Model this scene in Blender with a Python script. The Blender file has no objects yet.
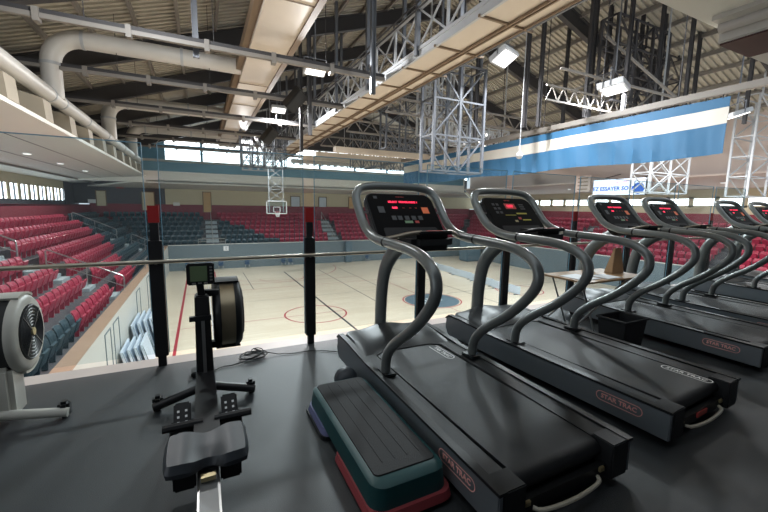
import bpy, bmesh, math, random
from mathutils import Vector, Matrix
random.seed(7)
C = bpy.context.scene.collection
scene = bpy.context.scene
PI = math.pi
H = 1.545            # eye height above the gym floor

# ------------------------------------------------------------------ camera
F_PX = 368.84; YAW = 0.4608; PITCH = 0.1308; ROLL = 0.0152
cy, sy = math.cos(YAW), math.sin(YAW)
fwd = Vector((sy*math.cos(PITCH), cy*math.cos(PITCH), -math.sin(PITCH)))
rgt = Vector((cy, -sy, 0.0)); up = rgt.cross(fwd)
r2 = rgt*math.cos(ROLL) + up*math.sin(ROLL); u2 = -rgt*math.sin(ROLL) + up*math.cos(ROLL)
cd = bpy.data.cameras.new('camera'); cam = bpy.data.objects.new('camera', cd); C.objects.link(cam)
cd.sensor_width = 36.0; cd.lens = F_PX/768*36.0; cd.clip_start = 0.05; cd.clip_end = 300
cam.matrix_world = Matrix(((r2.x, u2.x, -fwd.x, 0), (r2.y, u2.y, -fwd.y, 0), (r2.z, u2.z, -fwd.z, H), (0, 0, 0, 1)))
scene.camera = cam

# ------------------------------------------------------------------ world, light, exposure
w = bpy.data.worlds.new('world'); scene.world = w; w.use_nodes = True
bg = w.node_tree.nodes['Background']; bg.inputs[0].default_value = (0.86, 0.93, 1.0, 1); bg.inputs[1].default_value = 0.9
scene.view_settings.view_transform = 'Standard'; scene.view_settings.look = 'None'
scene.view_settings.gamma = 1; scene.view_settings.use_curve_mapping = False
scene.view_settings.exposure = 0.0

def area(name, loc, rot, sx, sy_, power, col=(1, 1, 1)):
    l = bpy.data.lights.new(name, 'AREA'); l.shape = 'RECTANGLE'; l.size = sx; l.size_y = sy_; l.energy = power; l.color = col
    o = bpy.data.objects.new(name, l); C.objects.link(o); o.location = loc; o.rotation_euler = rot
    return o
# daylight entering through the gable glazing and roof lights of the hall

# ------------------------------------------------------------------ materials
MATS = {}
def mat(name, col, rough=0.5, metal=0.0, noise=0.0, nscale=8.0, bump=0.0, bscale=60.0, emit=0.0, spec=0.5, col2=None, coat=0.0):
    m = bpy.data.materials.new(name); m.use_nodes = True; nt = m.node_tree
    b = nt.nodes['Principled BSDF']; c = (*col, 1)
    b.inputs['Base Color'].default_value = c; b.inputs['Roughness'].default_value = rough
    b.inputs['Metallic'].default_value = metal; b.inputs['Specular IOR Level'].default_value = spec
    b.inputs['Coat Weight'].default_value = coat
    if noise or col2:
        tc = nt.nodes.new('ShaderNodeTexCoord'); n = nt.nodes.new('ShaderNodeTexNoise'); n.inputs['Scale'].default_value = nscale
        n.inputs['Detail'].default_value = 5
        nt.links.new(tc.outputs['Object'], n.inputs['Vector'])
        mx = nt.nodes.new('ShaderNodeMix'); mx.data_type = 'RGBA'
        c2 = col2 if col2 else tuple(max(0, v*(1-noise)) for v in col)
        mx.inputs['A'].default_value = c; mx.inputs['B'].default_value = (*c2, 1)
        nt.links.new(n.outputs['Fac'], mx.inputs['Factor']); nt.links.new(mx.outputs['Result'], b.inputs['Base Color'])
    if bump:
        tc = nt.nodes.new('ShaderNodeTexCoord'); n = nt.nodes.new('ShaderNodeTexNoise'); n.inputs['Scale'].default_value = bscale
        nt.links.new(tc.outputs['Object'], n.inputs['Vector'])
        bp = nt.nodes.new('ShaderNodeBump'); bp.inputs['Strength'].default_value = bump; bp.inputs['Distance'].default_value = 0.01
        nt.links.new(n.outputs['Fac'], bp.inputs['Height']); nt.links.new(bp.outputs['Normal'], b.inputs['Normal'])
    if emit:
        b.inputs['Emission Color'].default_value = c; b.inputs['Emission Strength'].default_value = emit
    MATS[name] = m
    return m
def M(n): return MATS[n]
mat('rubber_floor', (0.037, 0.043, 0.047), 0.50, noise=0.3, nscale=3, bump=0.25, bscale=220, spec=0.6)
mat('ledge', (0.62, 0.56, 0.52), 0.5, noise=0.2, nscale=4)
mat('black_steel', (0.012, 0.012, 0.013), 0.4)
mat('black_plastic', (0.010, 0.011, 0.012), 0.42, spec=0.4)
mat('soft_black', (0.016, 0.017, 0.019), 0.65, bump=0.2, bscale=300)
mat('hood_plastic', (0.016, 0.018, 0.021), 0.40, spec=0.5)
mat('foot_rail', (0.012, 0.0135, 0.015), 0.52, spec=0.4, bump=0.2, bscale=300)
mat('belt', (0.016, 0.018, 0.020), 0.45, noise=0.25, nscale=30, bump=0.3, bscale=400)
mat('tube_grey', (0.22, 0.24, 0.235), 0.30, metal=0.4, noise=0.15, nscale=5)
mat('side_silver', (0.24, 0.27, 0.295), 0.38, metal=0.55, noise=0.12, nscale=3)
mat('chrome', (0.75, 0.76, 0.76), 0.18, metal=1)
mat('steel', (0.50, 0.50, 0.49), 0.3, metal=0.9)
mat('bronze_steel', (0.33, 0.29, 0.23), 0.35, metal=0.8)
mat('red_led', (1.0, 0.03, 0.09), 0.5, emit=1.5)
mat('orange_led', (0.7, 0.16, 0.06), 0.5, emit=0.22)
mat('screen_dark', (0.003, 0.003, 0.0035), 0.5, spec=0.08)
mat('panel_grey', (0.06, 0.065, 0.07), 0.4)
mat('label_green', (0.25, 0.42, 0.24), 0.5)
mat('label_yellow', (0.62, 0.55, 0.08), 0.5)
mat('label_red', (0.62, 0.08, 0.07), 0.5)
mat('logo_red', (0.95, 0.48, 0.44), 0.5)
mat('logo_white', (0.78, 0.78, 0.76), 0.5)
mat('brass', (0.52, 0.44, 0.25), 0.35, metal=0.7)
mat('bar_ivory', (0.60, 0.56, 0.45), 0.35)
mat('step_teal', (0.008, 0.075, 0.08), 0.45, noise=0.2, nscale=12)
mat('step_mat', (0.018, 0.018, 0.019), 0.75, noise=0.3, nscale=20, bump=0.4, bscale=200)
mat('riser_red', (0.34, 0.055, 0.065), 0.5)
mat('riser_violet', (0.16, 0.17, 0.33), 0.5)
mat('seat_rower', (0.040, 0.047, 0.056), 0.42)
mat('rower_grey', (0.58, 0.57, 0.51), 0.42, noise=0.1)
mat('rower_rail', (0.30, 0.31, 0.31), 0.45, metal=0.3)
mat('bracket_beige', (0.44, 0.38, 0.29), 0.6, noise=0.2, nscale=2)
mat('lcd', (0.12, 0.17, 0.09), 0.3)
mat('rail_metal', (0.40, 0.36, 0.29), 0.33, metal=0.8)
mat('tape_red', (0.30, 0.012, 0.012), 0.5)
mat('wood_ply', (0.50, 0.30, 0.15), 0.45, noise=0.25, nscale=9)
mat('paper', (0.8, 0.82, 0.84), 0.6)
mat('seat_red', (0.42, 0.035, 0.075), 0.38, noise=0.15, nscale=2)
mat('seat_teal', (0.030, 0.066, 0.085), 0.38, noise=0.15, nscale=2)
mat('concrete', (0.12, 0.12, 0.13), 0.7, noise=0.35, nscale=1.2)
mat('step_edge', (0.38, 0.44, 0.46), 0.6)
mat('wall_white', (0.62, 0.63, 0.60), 0.5, noise=0.12, nscale=0.7)
mat('wall_blue', (0.16, 0.21, 0.24), 0.5, noise=0.15, nscale=0.8)
mat('wall_cream', (0.70, 0.63, 0.44), 0.6, noise=0.1, nscale=0.6)
mat('wall_maroon', (0.26, 0.035, 0.055), 0.6, noise=0.15, nscale=1)
mat('wall_dark', (0.09, 0.09, 0.105), 0.6, noise=0.3, nscale=1)
mat('soffit', (0.86, 0.85, 0.79), 0.6, noise=0.08, nscale=0.5)
mat('soffit_pink', (0.60, 0.50, 0.45), 0.6, noise=0.08, nscale=0.5)
mat('bench_wood', (0.42, 0.27, 0.18), 0.5, noise=0.2, nscale=4)
mat('duct_white', (0.66, 0.64, 0.60), 0.40, noise=0.1, nscale=2)
mat('duct_beige', (0.66, 0.58, 0.48), 0.5, noise=0.15, nscale=1.2)
mat('duct_brown', (0.24, 0.17, 0.11), 0.6, noise=0.2, nscale=1)
mat('galv', (0.17, 0.185, 0.21), 0.45, metal=0.3, noise=0.3, nscale=3)
mat('lattice_white', (0.50, 0.52, 0.54), 0.4, noise=0.15, nscale=3)
mat('beam_dark', (0.055, 0.053, 0.056), 0.6, noise=0.3, nscale=1)
mat('beam_light', (0.27, 0.25, 0.225), 0.5, noise=0.25, nscale=2)
mat('maroon_panel', (0.07, 0.018, 0.016), 0.6)
mat('banner_blue', (0.045, 0.17, 0.33), 0.6, noise=0.15, nscale=2, bump=0.5, bscale=3)
mat('banner_white', (0.72, 0.70, 0.64), 0.6)
mat('haze_blue', (0.16, 0.34, 0.46), 0.5, noise=0.2, nscale=1)
mat('lamp_glow', (1.0, 0.98, 0.95), 0.5, emit=1.8)
mat('window_glow', (0.90, 0.96, 1.0), 0.5, emit=4.0)
mat('warm_glow', (1.0, 0.85, 0.55), 0.5, emit=0.7)
mat('led_board', (0.80, 0.88, 1.0), 0.5, emit=0.9)
mat('led_blue', (0.02, 0.12, 0.55), 0.5, emit=0.5)
mat('led_pink', (0.85, 0.20, 0.45), 0.5, emit=0.4)
mat('door_orange', (0.62, 0.40, 0.18), 0.5)
mat('line_red', (0.42, 0.03, 0.05), 0.4)
mat('line_black', (0.05, 0.05, 0.06), 0.4)
mat('line_white', (0.85, 0.85, 0.85), 0.4)
mat('logo_blue', (0.13, 0.20, 0.25), 0.4, noise=0.3, nscale=2)
mat('foam_board', (0.66, 0.76, 0.86), 0.5, noise=0.2, nscale=2)
mat('net', (0.8, 0.8, 0.8), 0.6)
mat('rim', (0.60, 0.10, 0.12), 0.4)
mat('chair_blue', (0.04, 0.09, 0.17), 0.5)

def court_mat():
    m = bpy.data.materials.new('court_wood'); m.use_nodes = True; nt = m.node_tree; b = nt.nodes['Principled BSDF']
    tc = nt.nodes.new('ShaderNodeTexCoord'); br = nt.nodes.new('ShaderNodeTexBrick'); br.inputs['Scale'].default_value = 1.0
    br.inputs['Color1'].default_value = (0.79, 0.69, 0.54, 1); br.inputs['Color2'].default_value = (0.72, 0.61, 0.46, 1)
    br.inputs['Mortar'].default_value = (0.62, 0.52, 0.38, 1); br.inputs['Mortar Size'].default_value = 0.006
    br.inputs['Brick Width'].default_value = 2.4; br.inputs['Row Height'].default_value = 0.16
    nt.links.new(tc.outputs['Object'], br.inputs['Vector']); nt.links.new(br.outputs['Color'], b.inputs['Base Color'])
    b.inputs['Roughness'].default_value = 0.30; MATS['court_wood'] = m
court_mat()
def deck_mat():
    m = bpy.data.materials.new('roof_deck'); m.use_nodes = True; nt = m.node_tree; b = nt.nodes['Principled BSDF']
    b.inputs['Base Color'].default_value = (0.45, 0.42, 0.35, 1); b.inputs['Roughness'].default_value = 0.6; MATS['roof_deck'] = m
deck_mat()
def glass_mat():
    m = bpy.data.materials.new('glass'); m.use_nodes = True; nt = m.node_tree; nt.nodes.clear()
    o = nt.nodes.new('ShaderNodeOutputMaterial'); t = nt.nodes.new('ShaderNodeBsdfTransparent'); g = nt.nodes.new('ShaderNodeBsdfGlossy')
    t.inputs[0].default_value = (0.90, 0.95, 0.96, 1); g.inputs['Roughness'].default_value = 0.02
    f = nt.nodes.new('ShaderNodeFresnel'); f.inputs[0].default_value = 1.35
    mx = nt.nodes.new('ShaderNodeMixShader')
    ge = nt.nodes.new('ShaderNodeNewGeometry'); ma = nt.nodes.new('ShaderNodeMath'); ma.operation = 'SUBTRACT'; ma.inputs[0].default_value = 1.0
    mu = nt.nodes.new('ShaderNodeMath'); mu.operation = 'MULTIPLY'; nt.links.new(ge.outputs['Backfacing'], ma.inputs[1]); nt.links.new(ma.outputs[0], mu.inputs[0]); nt.links.new(f.outputs[0], mu.inputs[1])
    nt.links.new(mu.outputs[0], mx.inputs[0]); nt.links.new(t.outputs[0], mx.inputs[1]); nt.links.new(g.outputs[0], mx.inputs[2])
    df = nt.nodes.new('ShaderNodeBsdfDiffuse'); df.inputs[0].default_value = (0.75, 0.85, 0.9, 1); m2 = nt.nodes.new('ShaderNodeMixShader'); m2.inputs[0].default_value = 0.035  # pale diffuse share stands in for the haze reflected in the glass
    nt.links.new(mx.outputs[0], m2.inputs[1]); nt.links.new(df.outputs[0], m2.inputs[2]); nt.links.new(m2.outputs[0], o.inputs[0]); MATS['glass'] = m
glass_mat()
def perforated():
    m = mat('perforated', (0.36, 0.30, 0.20), 0.35, metal=0.7)
    return m
perforated()

# ------------------------------------------------------------------ mesh builder
def offs(p):
    v = Vector((0, 0, 0))
    while p: v += p.location; p = p.parent
    return v
class MB:
    def __init__(s): s.v = []; s.f = []
    def add(s, vs, fs):
        n = len(s.v); s.v += [tuple(v) for v in vs]; s.f += [tuple(i+n for i in f) for f in fs]; return s
    def box(s, x0, x1, y0, y1, z0, z1):
        vs = [(x, y, z) for z in (z0, z1) for y in (y0, y1) for x in (x0, x1)]
        return s.add(vs, [(0, 2, 3, 1), (4, 5, 7, 6), (0, 1, 5, 4), (2, 6, 7, 3), (0, 4, 6, 2), (1, 3, 7, 5)])
    def rbox(s, x0, x1, y0, y1, z0, z1, r=0.01):
        # box with chamfered edges
        bm = bmesh.new(); bmesh.ops.create_cube(bm, size=1)
        for v in bm.verts:
            v.co = Vector(((x0+x1)/2+v.co.x*(x1-x0), (y0+y1)/2+v.co.y*(y1-y0), (z0+z1)/2+v.co.z*(z1-z0)))
        bmesh.ops.bevel(bm, geom=bm.edges[:], offset=r, segments=2, affect='EDGES')
        return s.bm(bm)
    def bm(s, bm, mtx=None):
        bm.verts.index_update()
        vs = [(mtx @ v.co if mtx else v.co.copy()) for v in bm.verts]; fs = [[v.index for v in f.verts] for f in bm.faces]
        bm.free(); return s.add(vs, fs)
    def bar(s, p, q, w_=0.05, h=None, upv=(0, 0, 1)):
        p = Vector(p); q = Vector(q); h = h or w_; d = (q-p).normalized(); u = Vector(upv)
        if abs(d.dot(u)) > 0.98: u = Vector((0, 1, 0))
        a = d.cross(u).normalized(); b = a.cross(d).normalized()
        vs = [P + a*sx*w_/2 + b*sz*h/2 for P in (p, q) for sz in (-1, 1) for sx in (-1, 1)]
        return s.add(vs, [(0, 2, 3, 1), (4, 5, 7, 6), (0, 1, 5, 4), (2, 6, 7, 3), (0, 4, 6, 2), (1, 3, 7, 5)])
    def tube(s, pts, r, n=10, closed=False, rz=None):
        P = [Vector(p) for p in pts]; m = len(P); T = []
        for i in range(m):
            a = P[(i-1) % m] if (closed or i > 0) else P[i]; b = P[(i+1) % m] if (closed or i < m-1) else P[i]
            T.append((b-a).normalized())
        u = Vector((0, 0, 1)) if abs(T[0].z) < 0.9 else Vector((1, 0, 0))
        u = (u - T[0]*u.dot(T[0])).normalized(); vs = []
        for i in range(m):
            u = (u - T[i]*u.dot(T[i])).normalized(); v = T[i].cross(u)
            rr = r[i] if isinstance(r, (list, tuple)) else r
            for k in range(n):
                a = 2*PI*k/n; vs.append(P[i] + u*math.cos(a)*rr + v*math.sin(a)*(rr if rz is None else rz))
        fs = []
        for i in range(m if closed else m-1):
            j = (i+1) % m
            for k in range(n): fs.append((i*n+k, i*n+(k+1) % n, j*n+(k+1) % n, j*n+k))
        if not closed:
            fs.append(tuple(reversed(range(n)))); fs.append(tuple((m-1)*n+k for k in range(n)))
        return s.add(vs, fs)
    def lathe(s, prof, c, axis='z', n=24):
        # prof: list of (radius, along)
        vs = []; fs = []; m = len(prof)
        for r, t in prof:
            for k in range(n):
                a = 2*PI*k/n; x, y = math.cos(a)*r, math.sin(a)*r
                if axis == 'z': vs.append((c[0]+x, c[1]+y, c[2]+t))
                elif axis == 'x': vs.append((c[0]+t, c[1]+x, c[2]+y))
                else: vs.append((c[0]+x, c[1]+t, c[2]-y))
        for i in range(m-1):
            for k in range(n): fs.append((i*n+k, i*n+(k+1) % n, (i+1)*n+(k+1) % n, (i+1)*n+k))
        fs.append(tuple(reversed(range(n)))); fs.append(tuple((m-1)*n+k for k in range(n)))
        return s.add(vs, fs)
    def prism(s, poly, axis, a0, a1):
        # poly in the two other axes (x->(y,z), y->(x,z), z->(x,y))
        def P(p, a):
            return (a, p[0], p[1]) if axis == 'x' else ((p[0], a, p[1]) if axis == 'y' else (p[0], p[1], a))
        n = len(poly); vs = [P(p, a0) for p in poly] + [P(p, a1) for p in poly]
        return s.add(vs, [tuple(range(n)), tuple(reversed(range(n, 2*n)))] + [(i, i+n, (i+1) % n+n, (i+1) % n) for i in range(n)])
    def build(s, name, m, parent=None, smooth=False, world=True, bevel=0.0):
        me = bpy.data.meshes.new(name)
        if parent is not None: off = offs(parent) if world else Vector((0, 0, 0))
        else:
            xs = [v[0] for v in s.v]; ys = [v[1] for v in s.v]; zs = [v[2] for v in s.v]
            off = Vector(((min(xs)+max(xs))/2, (min(ys)+max(ys))/2, min(zs)))
        me.from_pydata([(v[0]-off.x, v[1]-off.y, v[2]-off.z) for v in s.v], [], s.f)
        bm = bmesh.new(); bm.from_mesh(me); bmesh.ops.recalc_face_normals(bm, faces=bm.faces[:])
        if bevel: bmesh.ops.bevel(bm, geom=[e for e in bm.edges if e.calc_face_angle(0) > 0.6], offset=bevel, segments=2, affect='EDGES')
        bm.to_mesh(me); bm.free()
        if smooth:
            me.polygons.foreach_set('use_smooth', [True]*len(me.polygons))
            try: me.set_sharp_from_angle(angle=math.radians(40))
            except Exception: pass
        me.materials.append(m if not isinstance(m, str) else M(m))
        o = bpy.data.objects.new(name, me); C.objects.link(o)
        if parent is not None: o.parent = parent
        else: o.location = off
        return o
def tag(o, label=None, cat=None, group=None, kind=None):
    if label: o['label'] = label
    if cat: o['category'] = cat
    if group: o['group'] = group
    if kind: o['kind'] = kind
    return o
def thing(name, label, cat, loc, group=None, rz=0):
    o = bpy.data.objects.new(name, None); C.objects.link(o); o.location = loc; o.rotation_euler = (0, 0, rz)
    o.empty_display_size = 0.1
    return tag(o, label, cat, group)
def kids(o): return [c for c in C.objects if c.parent == o]
def copy_tree(o, parent=None):
    c = o.copy(); C.objects.link(c)
    if parent is not None: c.parent = parent
    for ch in kids(o): copy_tree(ch, c)
    return c
def struct(mb, name, m, smooth=False, label=None, cat=None):
    o = mb.build(name, m, smooth=smooth); o['kind'] = 'structure'
    if label: tag(o, label, cat)
    return o
def smooth_path(pts, it=2, closed=False):
    P = [Vector(p) for p in pts]
    for _ in range(it):
        Q = []; n = len(P)
        if not closed: Q.append(P[0])
        for i in range(n if closed else n-1):
            a, b = P[i], P[(i+1) % n]
            Q += [a*0.75+b*0.25, a*0.25+b*0.75]
        if not closed: Q.append(P[-1])
        P = Q
    return P
def text_mesh(name, txt, size, mtx, m, parent, depth=0.001, bold=0.0, spacing=1.0):
    cu = bpy.data.curves.new(name, 'FONT'); cu.body = txt; cu.size = size; cu.extrude = depth; cu.align_x = 'CENTER'; cu.align_y = 'CENTER'
    cu.offset = bold; cu.space_character = spacing; cu.resolution_u = 2
    t = bpy.data.objects.new('tmp', cu); C.objects.link(t)
    dg = bpy.context.evaluated_depsgraph_get(); me = bpy.data.meshes.new_from_object(t.evaluated_get(dg))
    bpy.data.objects.remove(t); me.name = name; me.materials.clear(); me.materials.append(M(m))
    me.transform(mtx)
    o = bpy.data.objects.new(name, me); C.objects.link(o)
    if parent: o.parent = parent
    return o
def basis(ex, ey, o):
    ex = Vector(ex).normalized(); ey = Vector(ey).normalized(); ez = ex.cross(ey)
    return Matrix(((ex.x, ey.x, ez.x, o[0]), (ex.y, ey.y, ez.y, o[1]), (ex.z, ey.z, ez.z, o[2]), (0, 0, 0, 1)))
def pill(w_, h, n=10):
    r = h/2; pts = []
    for k in range(n+1): a = -PI/2+PI*k/n; pts.append((w_/2-r+math.cos(a)*r, math.sin(a)*r))
    for k in range(n+1): a = PI/2+PI*k/n; pts.append((-w_/2+r+math.cos(a)*r, math.sin(a)*r))
    return pts

# ================================================================== SETTING
ZC = H-6.0                 # court level
XL, XR, YF = -2.74, 29.6, 37.8
XM = (XL+XR)/2
DY = 3.97                  # gym edge
# --- gym
struct(MB().box(-6, 14, -3.2, DY+0.02, -0.3, 0), 'floor', 'rubber_floor')
struct(MB().box(-6, 14, DY+0.025, DY+0.24, -0.3, -0.005), 'trim_1', 'ledge')
struct(MB().box(-6.2, 14, -3.4, -3.2, -0.3, 3.4), 'wall_back', 'wall_dark')
struct(MB().box(-6.2, 14, -3.2, 0.6, 3.3, 3.4), 'ceiling', 'wall_dark')
struct(MB().box(13.8, 14, -3.2, DY, 0, 3.3), 'wall_gym_right', 'wall_white')
struct(MB().box(-6, 14, DY-0.1, DY+0.2, ZC-0.2, -0.31), 'wall_below', 'wall_white')
# --- hall floor and low walls
struct(MB().box(XL-12, XR+12, DY+0.2, YF+9, ZC-0.2, ZC), 'floor', 'court_wood')
ZW = -2.1
struct(MB().box(XL-0.25, XL, DY+0.3, YF, ZC, ZW-0.05), 'wall_left', 'wall_white')
struct(MB().box(XL-0.34, XL+0.03, DY+0.3, YF, ZW-0.05, ZW), 'trim_2', 'bench_wood')
struct(MB().box(XL, XR, YF, YF+0.25, ZC, ZW-0.05), 'wall_far', 'wall_blue')
struct(MB().box(XL, XR, YF-0.03, YF+0.3, ZW-0.05, ZW), 'trim_3', 'wall_white')
struct(MB().box(XR, XR+0.25, DY+0.3, YF, ZC, ZW-0.05), 'wall_right', 'wall_blue')
struct(MB().box(XR-0.03, XR+0.3, DY+0.3, YF, ZW-0.05, ZW), 'trim_4', 'wall_white')
# door outlines and patches in the low left wall
for i, (y0, y1) in enumerate([(13.2, 14.0), (14.4, 15.3), (19.3, 20.4), (23.0, 24.0)]):
    fr = MB()
    fr.box(XL, XL+0.02, y0, y0+0.04, ZC+0.05, ZC+2.05).box(XL, XL+0.02, y1-0.04, y1, ZC+0.05, ZC+2.05).box(XL, XL+0.02, y0, y1, ZC+2.05, ZC+2.09)
    struct(fr, 'door_%d' % (i+1), 'wall_blue')
# --- terraces: 7 rows on three sides, mitred at the corners
RUN, RISE, NR = 0.85, 0.41, 7
def rowz(k): return -2.5 + RISE*k
def ter(mb, side):
    for k in range(NR):
        a = 0.25+0.11+RUN*k if k else 0.25; b = 0.36+RUN*(k+1) if k < NR-1 else 0.36+RUN*(k+1)+0.5
        z = rowz(k)
        if side == 'L': mb.add([(XL-b, DY+0.3, ZC), (XL-a, DY+0.3, ZC), (XL-a, YF+a, ZC), (XL-b, YF+b, ZC), (XL-b, DY+0.3, z), (XL-a, DY+0.3, z), (XL-a, YF+a, z), (XL-b, YF+b, z)],
                               [(0, 1, 2, 3), (4, 7, 6, 5), (0, 4, 5, 1), (1, 5, 6, 2), (2, 6, 7, 3), (3, 7, 4, 0)])
        if side == 'R': mb.add([(XR+b, DY+0.3, ZC), (XR+a, DY+0.3, ZC), (XR+a, YF+a, ZC), (XR+b, YF+b, ZC), (XR+b, DY+0.3, z), (XR+a, DY+0.3, z), (XR+a, YF+a, z), (XR+b, YF+b, z)],
                               [(0, 3, 2, 1), (4, 5, 6, 7), (0, 1, 5, 4), (1, 2, 6, 5), (2, 3, 7, 6), (3, 0, 4, 7)])
        if side == 'F': mb.add([(XL-b, YF+b, ZC), (XL-a, YF+a, ZC), (XR+a, YF+a, ZC), (XR+b, YF+b, ZC), (XL-b, YF+b, z), (XL-a, YF+a, z), (XR+a, YF+a, z), (XR+b, YF+b, z)],
                               [(0, 1, 2, 3), (4, 7, 6, 5), (0, 4, 5, 1), (1, 5, 6, 2), (2, 6, 7, 3), (3, 7, 4, 0)])
    return mb
for s_, n_ in (('L', 'terrace_left'), ('F', 'terrace_far'), ('R', 'terrace_right')):
    struct(ter(MB(), s_), n_, 'concrete')
BX = 0.36+RUN*NR+0.45      # back wall offset
zb = rowz(NR-1)
# back walls: maroon band, then dark / cream wall with windows
struct(MB().box(XL-BX-0.1, XL-BX, DY+0.3, YF+BX, zb, H-0.12), 'wall_left', 'wall_maroon')
struct(MB().box(XL-BX-1.5, XL-BX, DY+0.3, YF+BX+1.5, H-0.22, H-0.14), 'trim_5', 'wall_dark')
struct(MB().box(XL-BX-1.3, XL-BX-1.2, DY+0.3, 42, H-0.14, H+0.2), 'wall_left', 'wall_dark')
struct(MB().box(XL-BX-1.2, XL-BX-1.15, 42, YF+BX+1.5, H-0.14, H+2.4), 'wall_left', 'wall_dark')
wl = MB(); XW = XL-BX-1.2; y = 12.0; wn = 0
wl.box(XW-0.1, XW, DY+0.3, 42, H+1.2, H+2.4)
while y < 41.5:
    wl.box(XW-0.1, XW, y, y+0.45, H+0.2, H+1.2); wn += 1
    w_ = MB().box(XW-0.07, XW-0.05, y+0.45, y+1.6, H+0.2, H+1.2); o = struct(w_, 'window_%d' % wn, 'window_glow')
    MB().box(XW-0.06, XW+0.02, y+1.0, y+1.1, H+0.2, H+1.2).build('window_mullion', 'wall_dark', o)
    y += 1.6
struct(wl, 'wall_left', 'wall_cream')
struct(MB().box(XL-BX, XR+BX, YF+BX, YF+BX+0.1, zb, H-0.02), 'wall_far', 'wall_maroon')
struct(MB().box(-3.2, XR+BX+1.2, YF+BX+0.1, YF+BX+0.2, H-0.02, H+2.4), 'wall_far', 'wall_cream')
struct(MB().box(XL-BX-1.2, -3.2, YF+BX+0.05, YF+BX+0.15, H-0.02, H+2.4), 'wall_far', 'wall_dark')
struct(MB().box(XR+BX, XR+BX+0.1, DY+0.3, YF+BX, zb, H-0.12), 'wall_right', 'wall_maroon')
wr = MB(); XV = XR+BX+1.0; wr.box(XV, XV+0.1, DY+0.3, YF+BX, H+1.3, H+2.6).box(XV, XV+0.1, DY+0.3, YF+BX, H-0.2, H+0.4)
y = 4.4
while y < 43.5:
    wr.box(XV, XV+0.1, y, y+0.35, H+0.4, H+1.3).box(XV, XV+0.1, y, y+1.75, H+0.4, H+0.55).box(XV, XV+0.1, y, y+1.75, H+1.12, H+1.3); wn += 1
    struct(MB().box(XV+0.04, XV+0.06, y+0.35, y+1.75, H+0.4, H+1.3), 'window_%d' % wn, 'window_glow'); y += 1.75
struct(wr, 'wall_right', 'wall_cream')
# --- sloping soffits over the stands
ZE, ZB = H+2.45, H+1.85
EDGE = 1.46
def quadslab(p, t=0.12):
    lo = [Vector(q) for q in p]; hi = [q+Vector((0, 0, t)) for q in lo]
    return MB().add(lo+hi, [(0, 1, 2, 3), (4, 7, 6, 5), (0, 4, 5, 1), (1, 5, 6, 2), (2, 6, 7, 3), (3, 7, 4, 0)])
b2 = BX+1.2
struct(quadslab([(XL-EDGE, 2, ZE), (XL-b2, 2, ZB), (XL-b2, YF+b2, ZB), (XL-EDGE, YF+EDGE, ZE)]), 'ceiling', 'soffit')
struct(quadslab([(XL-EDGE, YF+EDGE, H+2.0), (XL-b2, YF+b2, H+1.5), (XR+b2, YF+b2, H+1.5), (XR+EDGE, YF+EDGE, H+2.0)]), 'ceiling', 'soffit')
struct(MB().box(XL-b2, XR+EDGE, YF+EDGE, YF+EDGE+0.15, H+1.9, H+4.0), 'wall_far_fascia', 'soffit')
struct(MB().box(XL-EDGE, XR+EDGE, YF+EDGE-0.08, YF+EDGE+0.15, H+1.88, H+2.02), 'trim_8', 'wall_white')
struct(quadslab([(XR+EDGE, 2, ZE), (XR+b2, 2, ZB), (XR+b2, YF+b2, ZB), (XR+EDGE, YF+EDGE, ZE)]), 'ceiling', 'soffit_pink')
# panel joints of the left soffit
jt = MB()
for t in (0.25, 0.5, 0.75):
    x = XL-EDGE-(b2-EDGE)*t; z = ZE+(ZB-ZE)*t
    jt.bar((x, 4.5, z-0.004), (x, YF+EDGE, z-0.004), 0.03, 0.012)
struct(jt, 'trim_6', 'wall_dark')
# brackets standing on the soffit edge
br = MB(); bb = MB(); y = 5.0
while y < 38:
    br.prism([(XL-EDGE+0.02, ZE+0.12), (XL-EDGE-0.9, ZE+0.10), (XL-EDGE-0.9, ZE+1.0), (XL-EDGE-0.02, ZE+0.75)], 'y', y, y+0.7); y += 2.6
struct(br, 'trim_7', 'bracket_beige')
struct(MB().box(-9.1, -9.0, 2, YF+9, H+1.9, H+6.9), 'wall_left_upper', 'beam_light')
struct(MB().box(XR+EDGE+0.9, XR+EDGE+1.0, 2, YF+EDGE, ZE, H+6.9), 'wall_right_upper', 'soffit_pink')
# --- roof
def roofz(x): return H + 8.0 + 0.33*(XM - abs(x-XM))
xa, xb_ = -9.0, 2*XM+9.0
rib = 0.16
for side in (0, 1):
    mb = MB(); x0, x1 = (xa, XM) if side == 0 else (XM, xb_)
    y = 3.0; vs = []; fs = []; i = 0
    while y < YF+9:
        for dy, dz in ((0, 0), (0.15, 0), (0.165, 0.13), (0.31, 0.13)):
            vs += [(x0, y+dy, roofz(x0)+dz), (x1, y+dy, roofz(x1)+dz)]
        y += 0.325
    fs = [(2*i, 2*i+1, 2*i+3, 2*i+2) for i in range(len(vs)//2-1)]
    n = len(vs)
    mb.add(vs, fs)
    y1_ = y
    mb.add([(x0, 3, roofz(x0)+0.12), (x1, 3, roofz(x1)+0.12), (x1, y1_, roofz(x1)+0.12), (x0, y1_, roofz(x0)+0.12)], [(0, 1, 2, 3)])
    struct(mb, 'ceiling_roof', 'roof_deck')
def ibeam(mb, p, q, w_, h, t=0.05):
    d = Vector((0, 0, h/2))
    p = Vector(p); q = Vector(q)
    mb.bar(p, q, t, h); mb.bar(p-d, q-d, w_, t); mb.bar(p+d, q+d, w_, t)
for Y in (9.1, 14.7, 20.3, 25.9, 31.5, 37.1, 42.5):
    mb = MB(); ml = MB()
    for a, b in ((xa, XM), (XM, xb_)):
        ibeam(mb, (a, Y, roofz(a)-0.6), (b, Y, roofz(b)-0.6), 0.28, 0.75)
    o = struct(mb, 'ceiling_rafter', 'beam_dark')
mbp = MB(); x = -8.0
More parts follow.
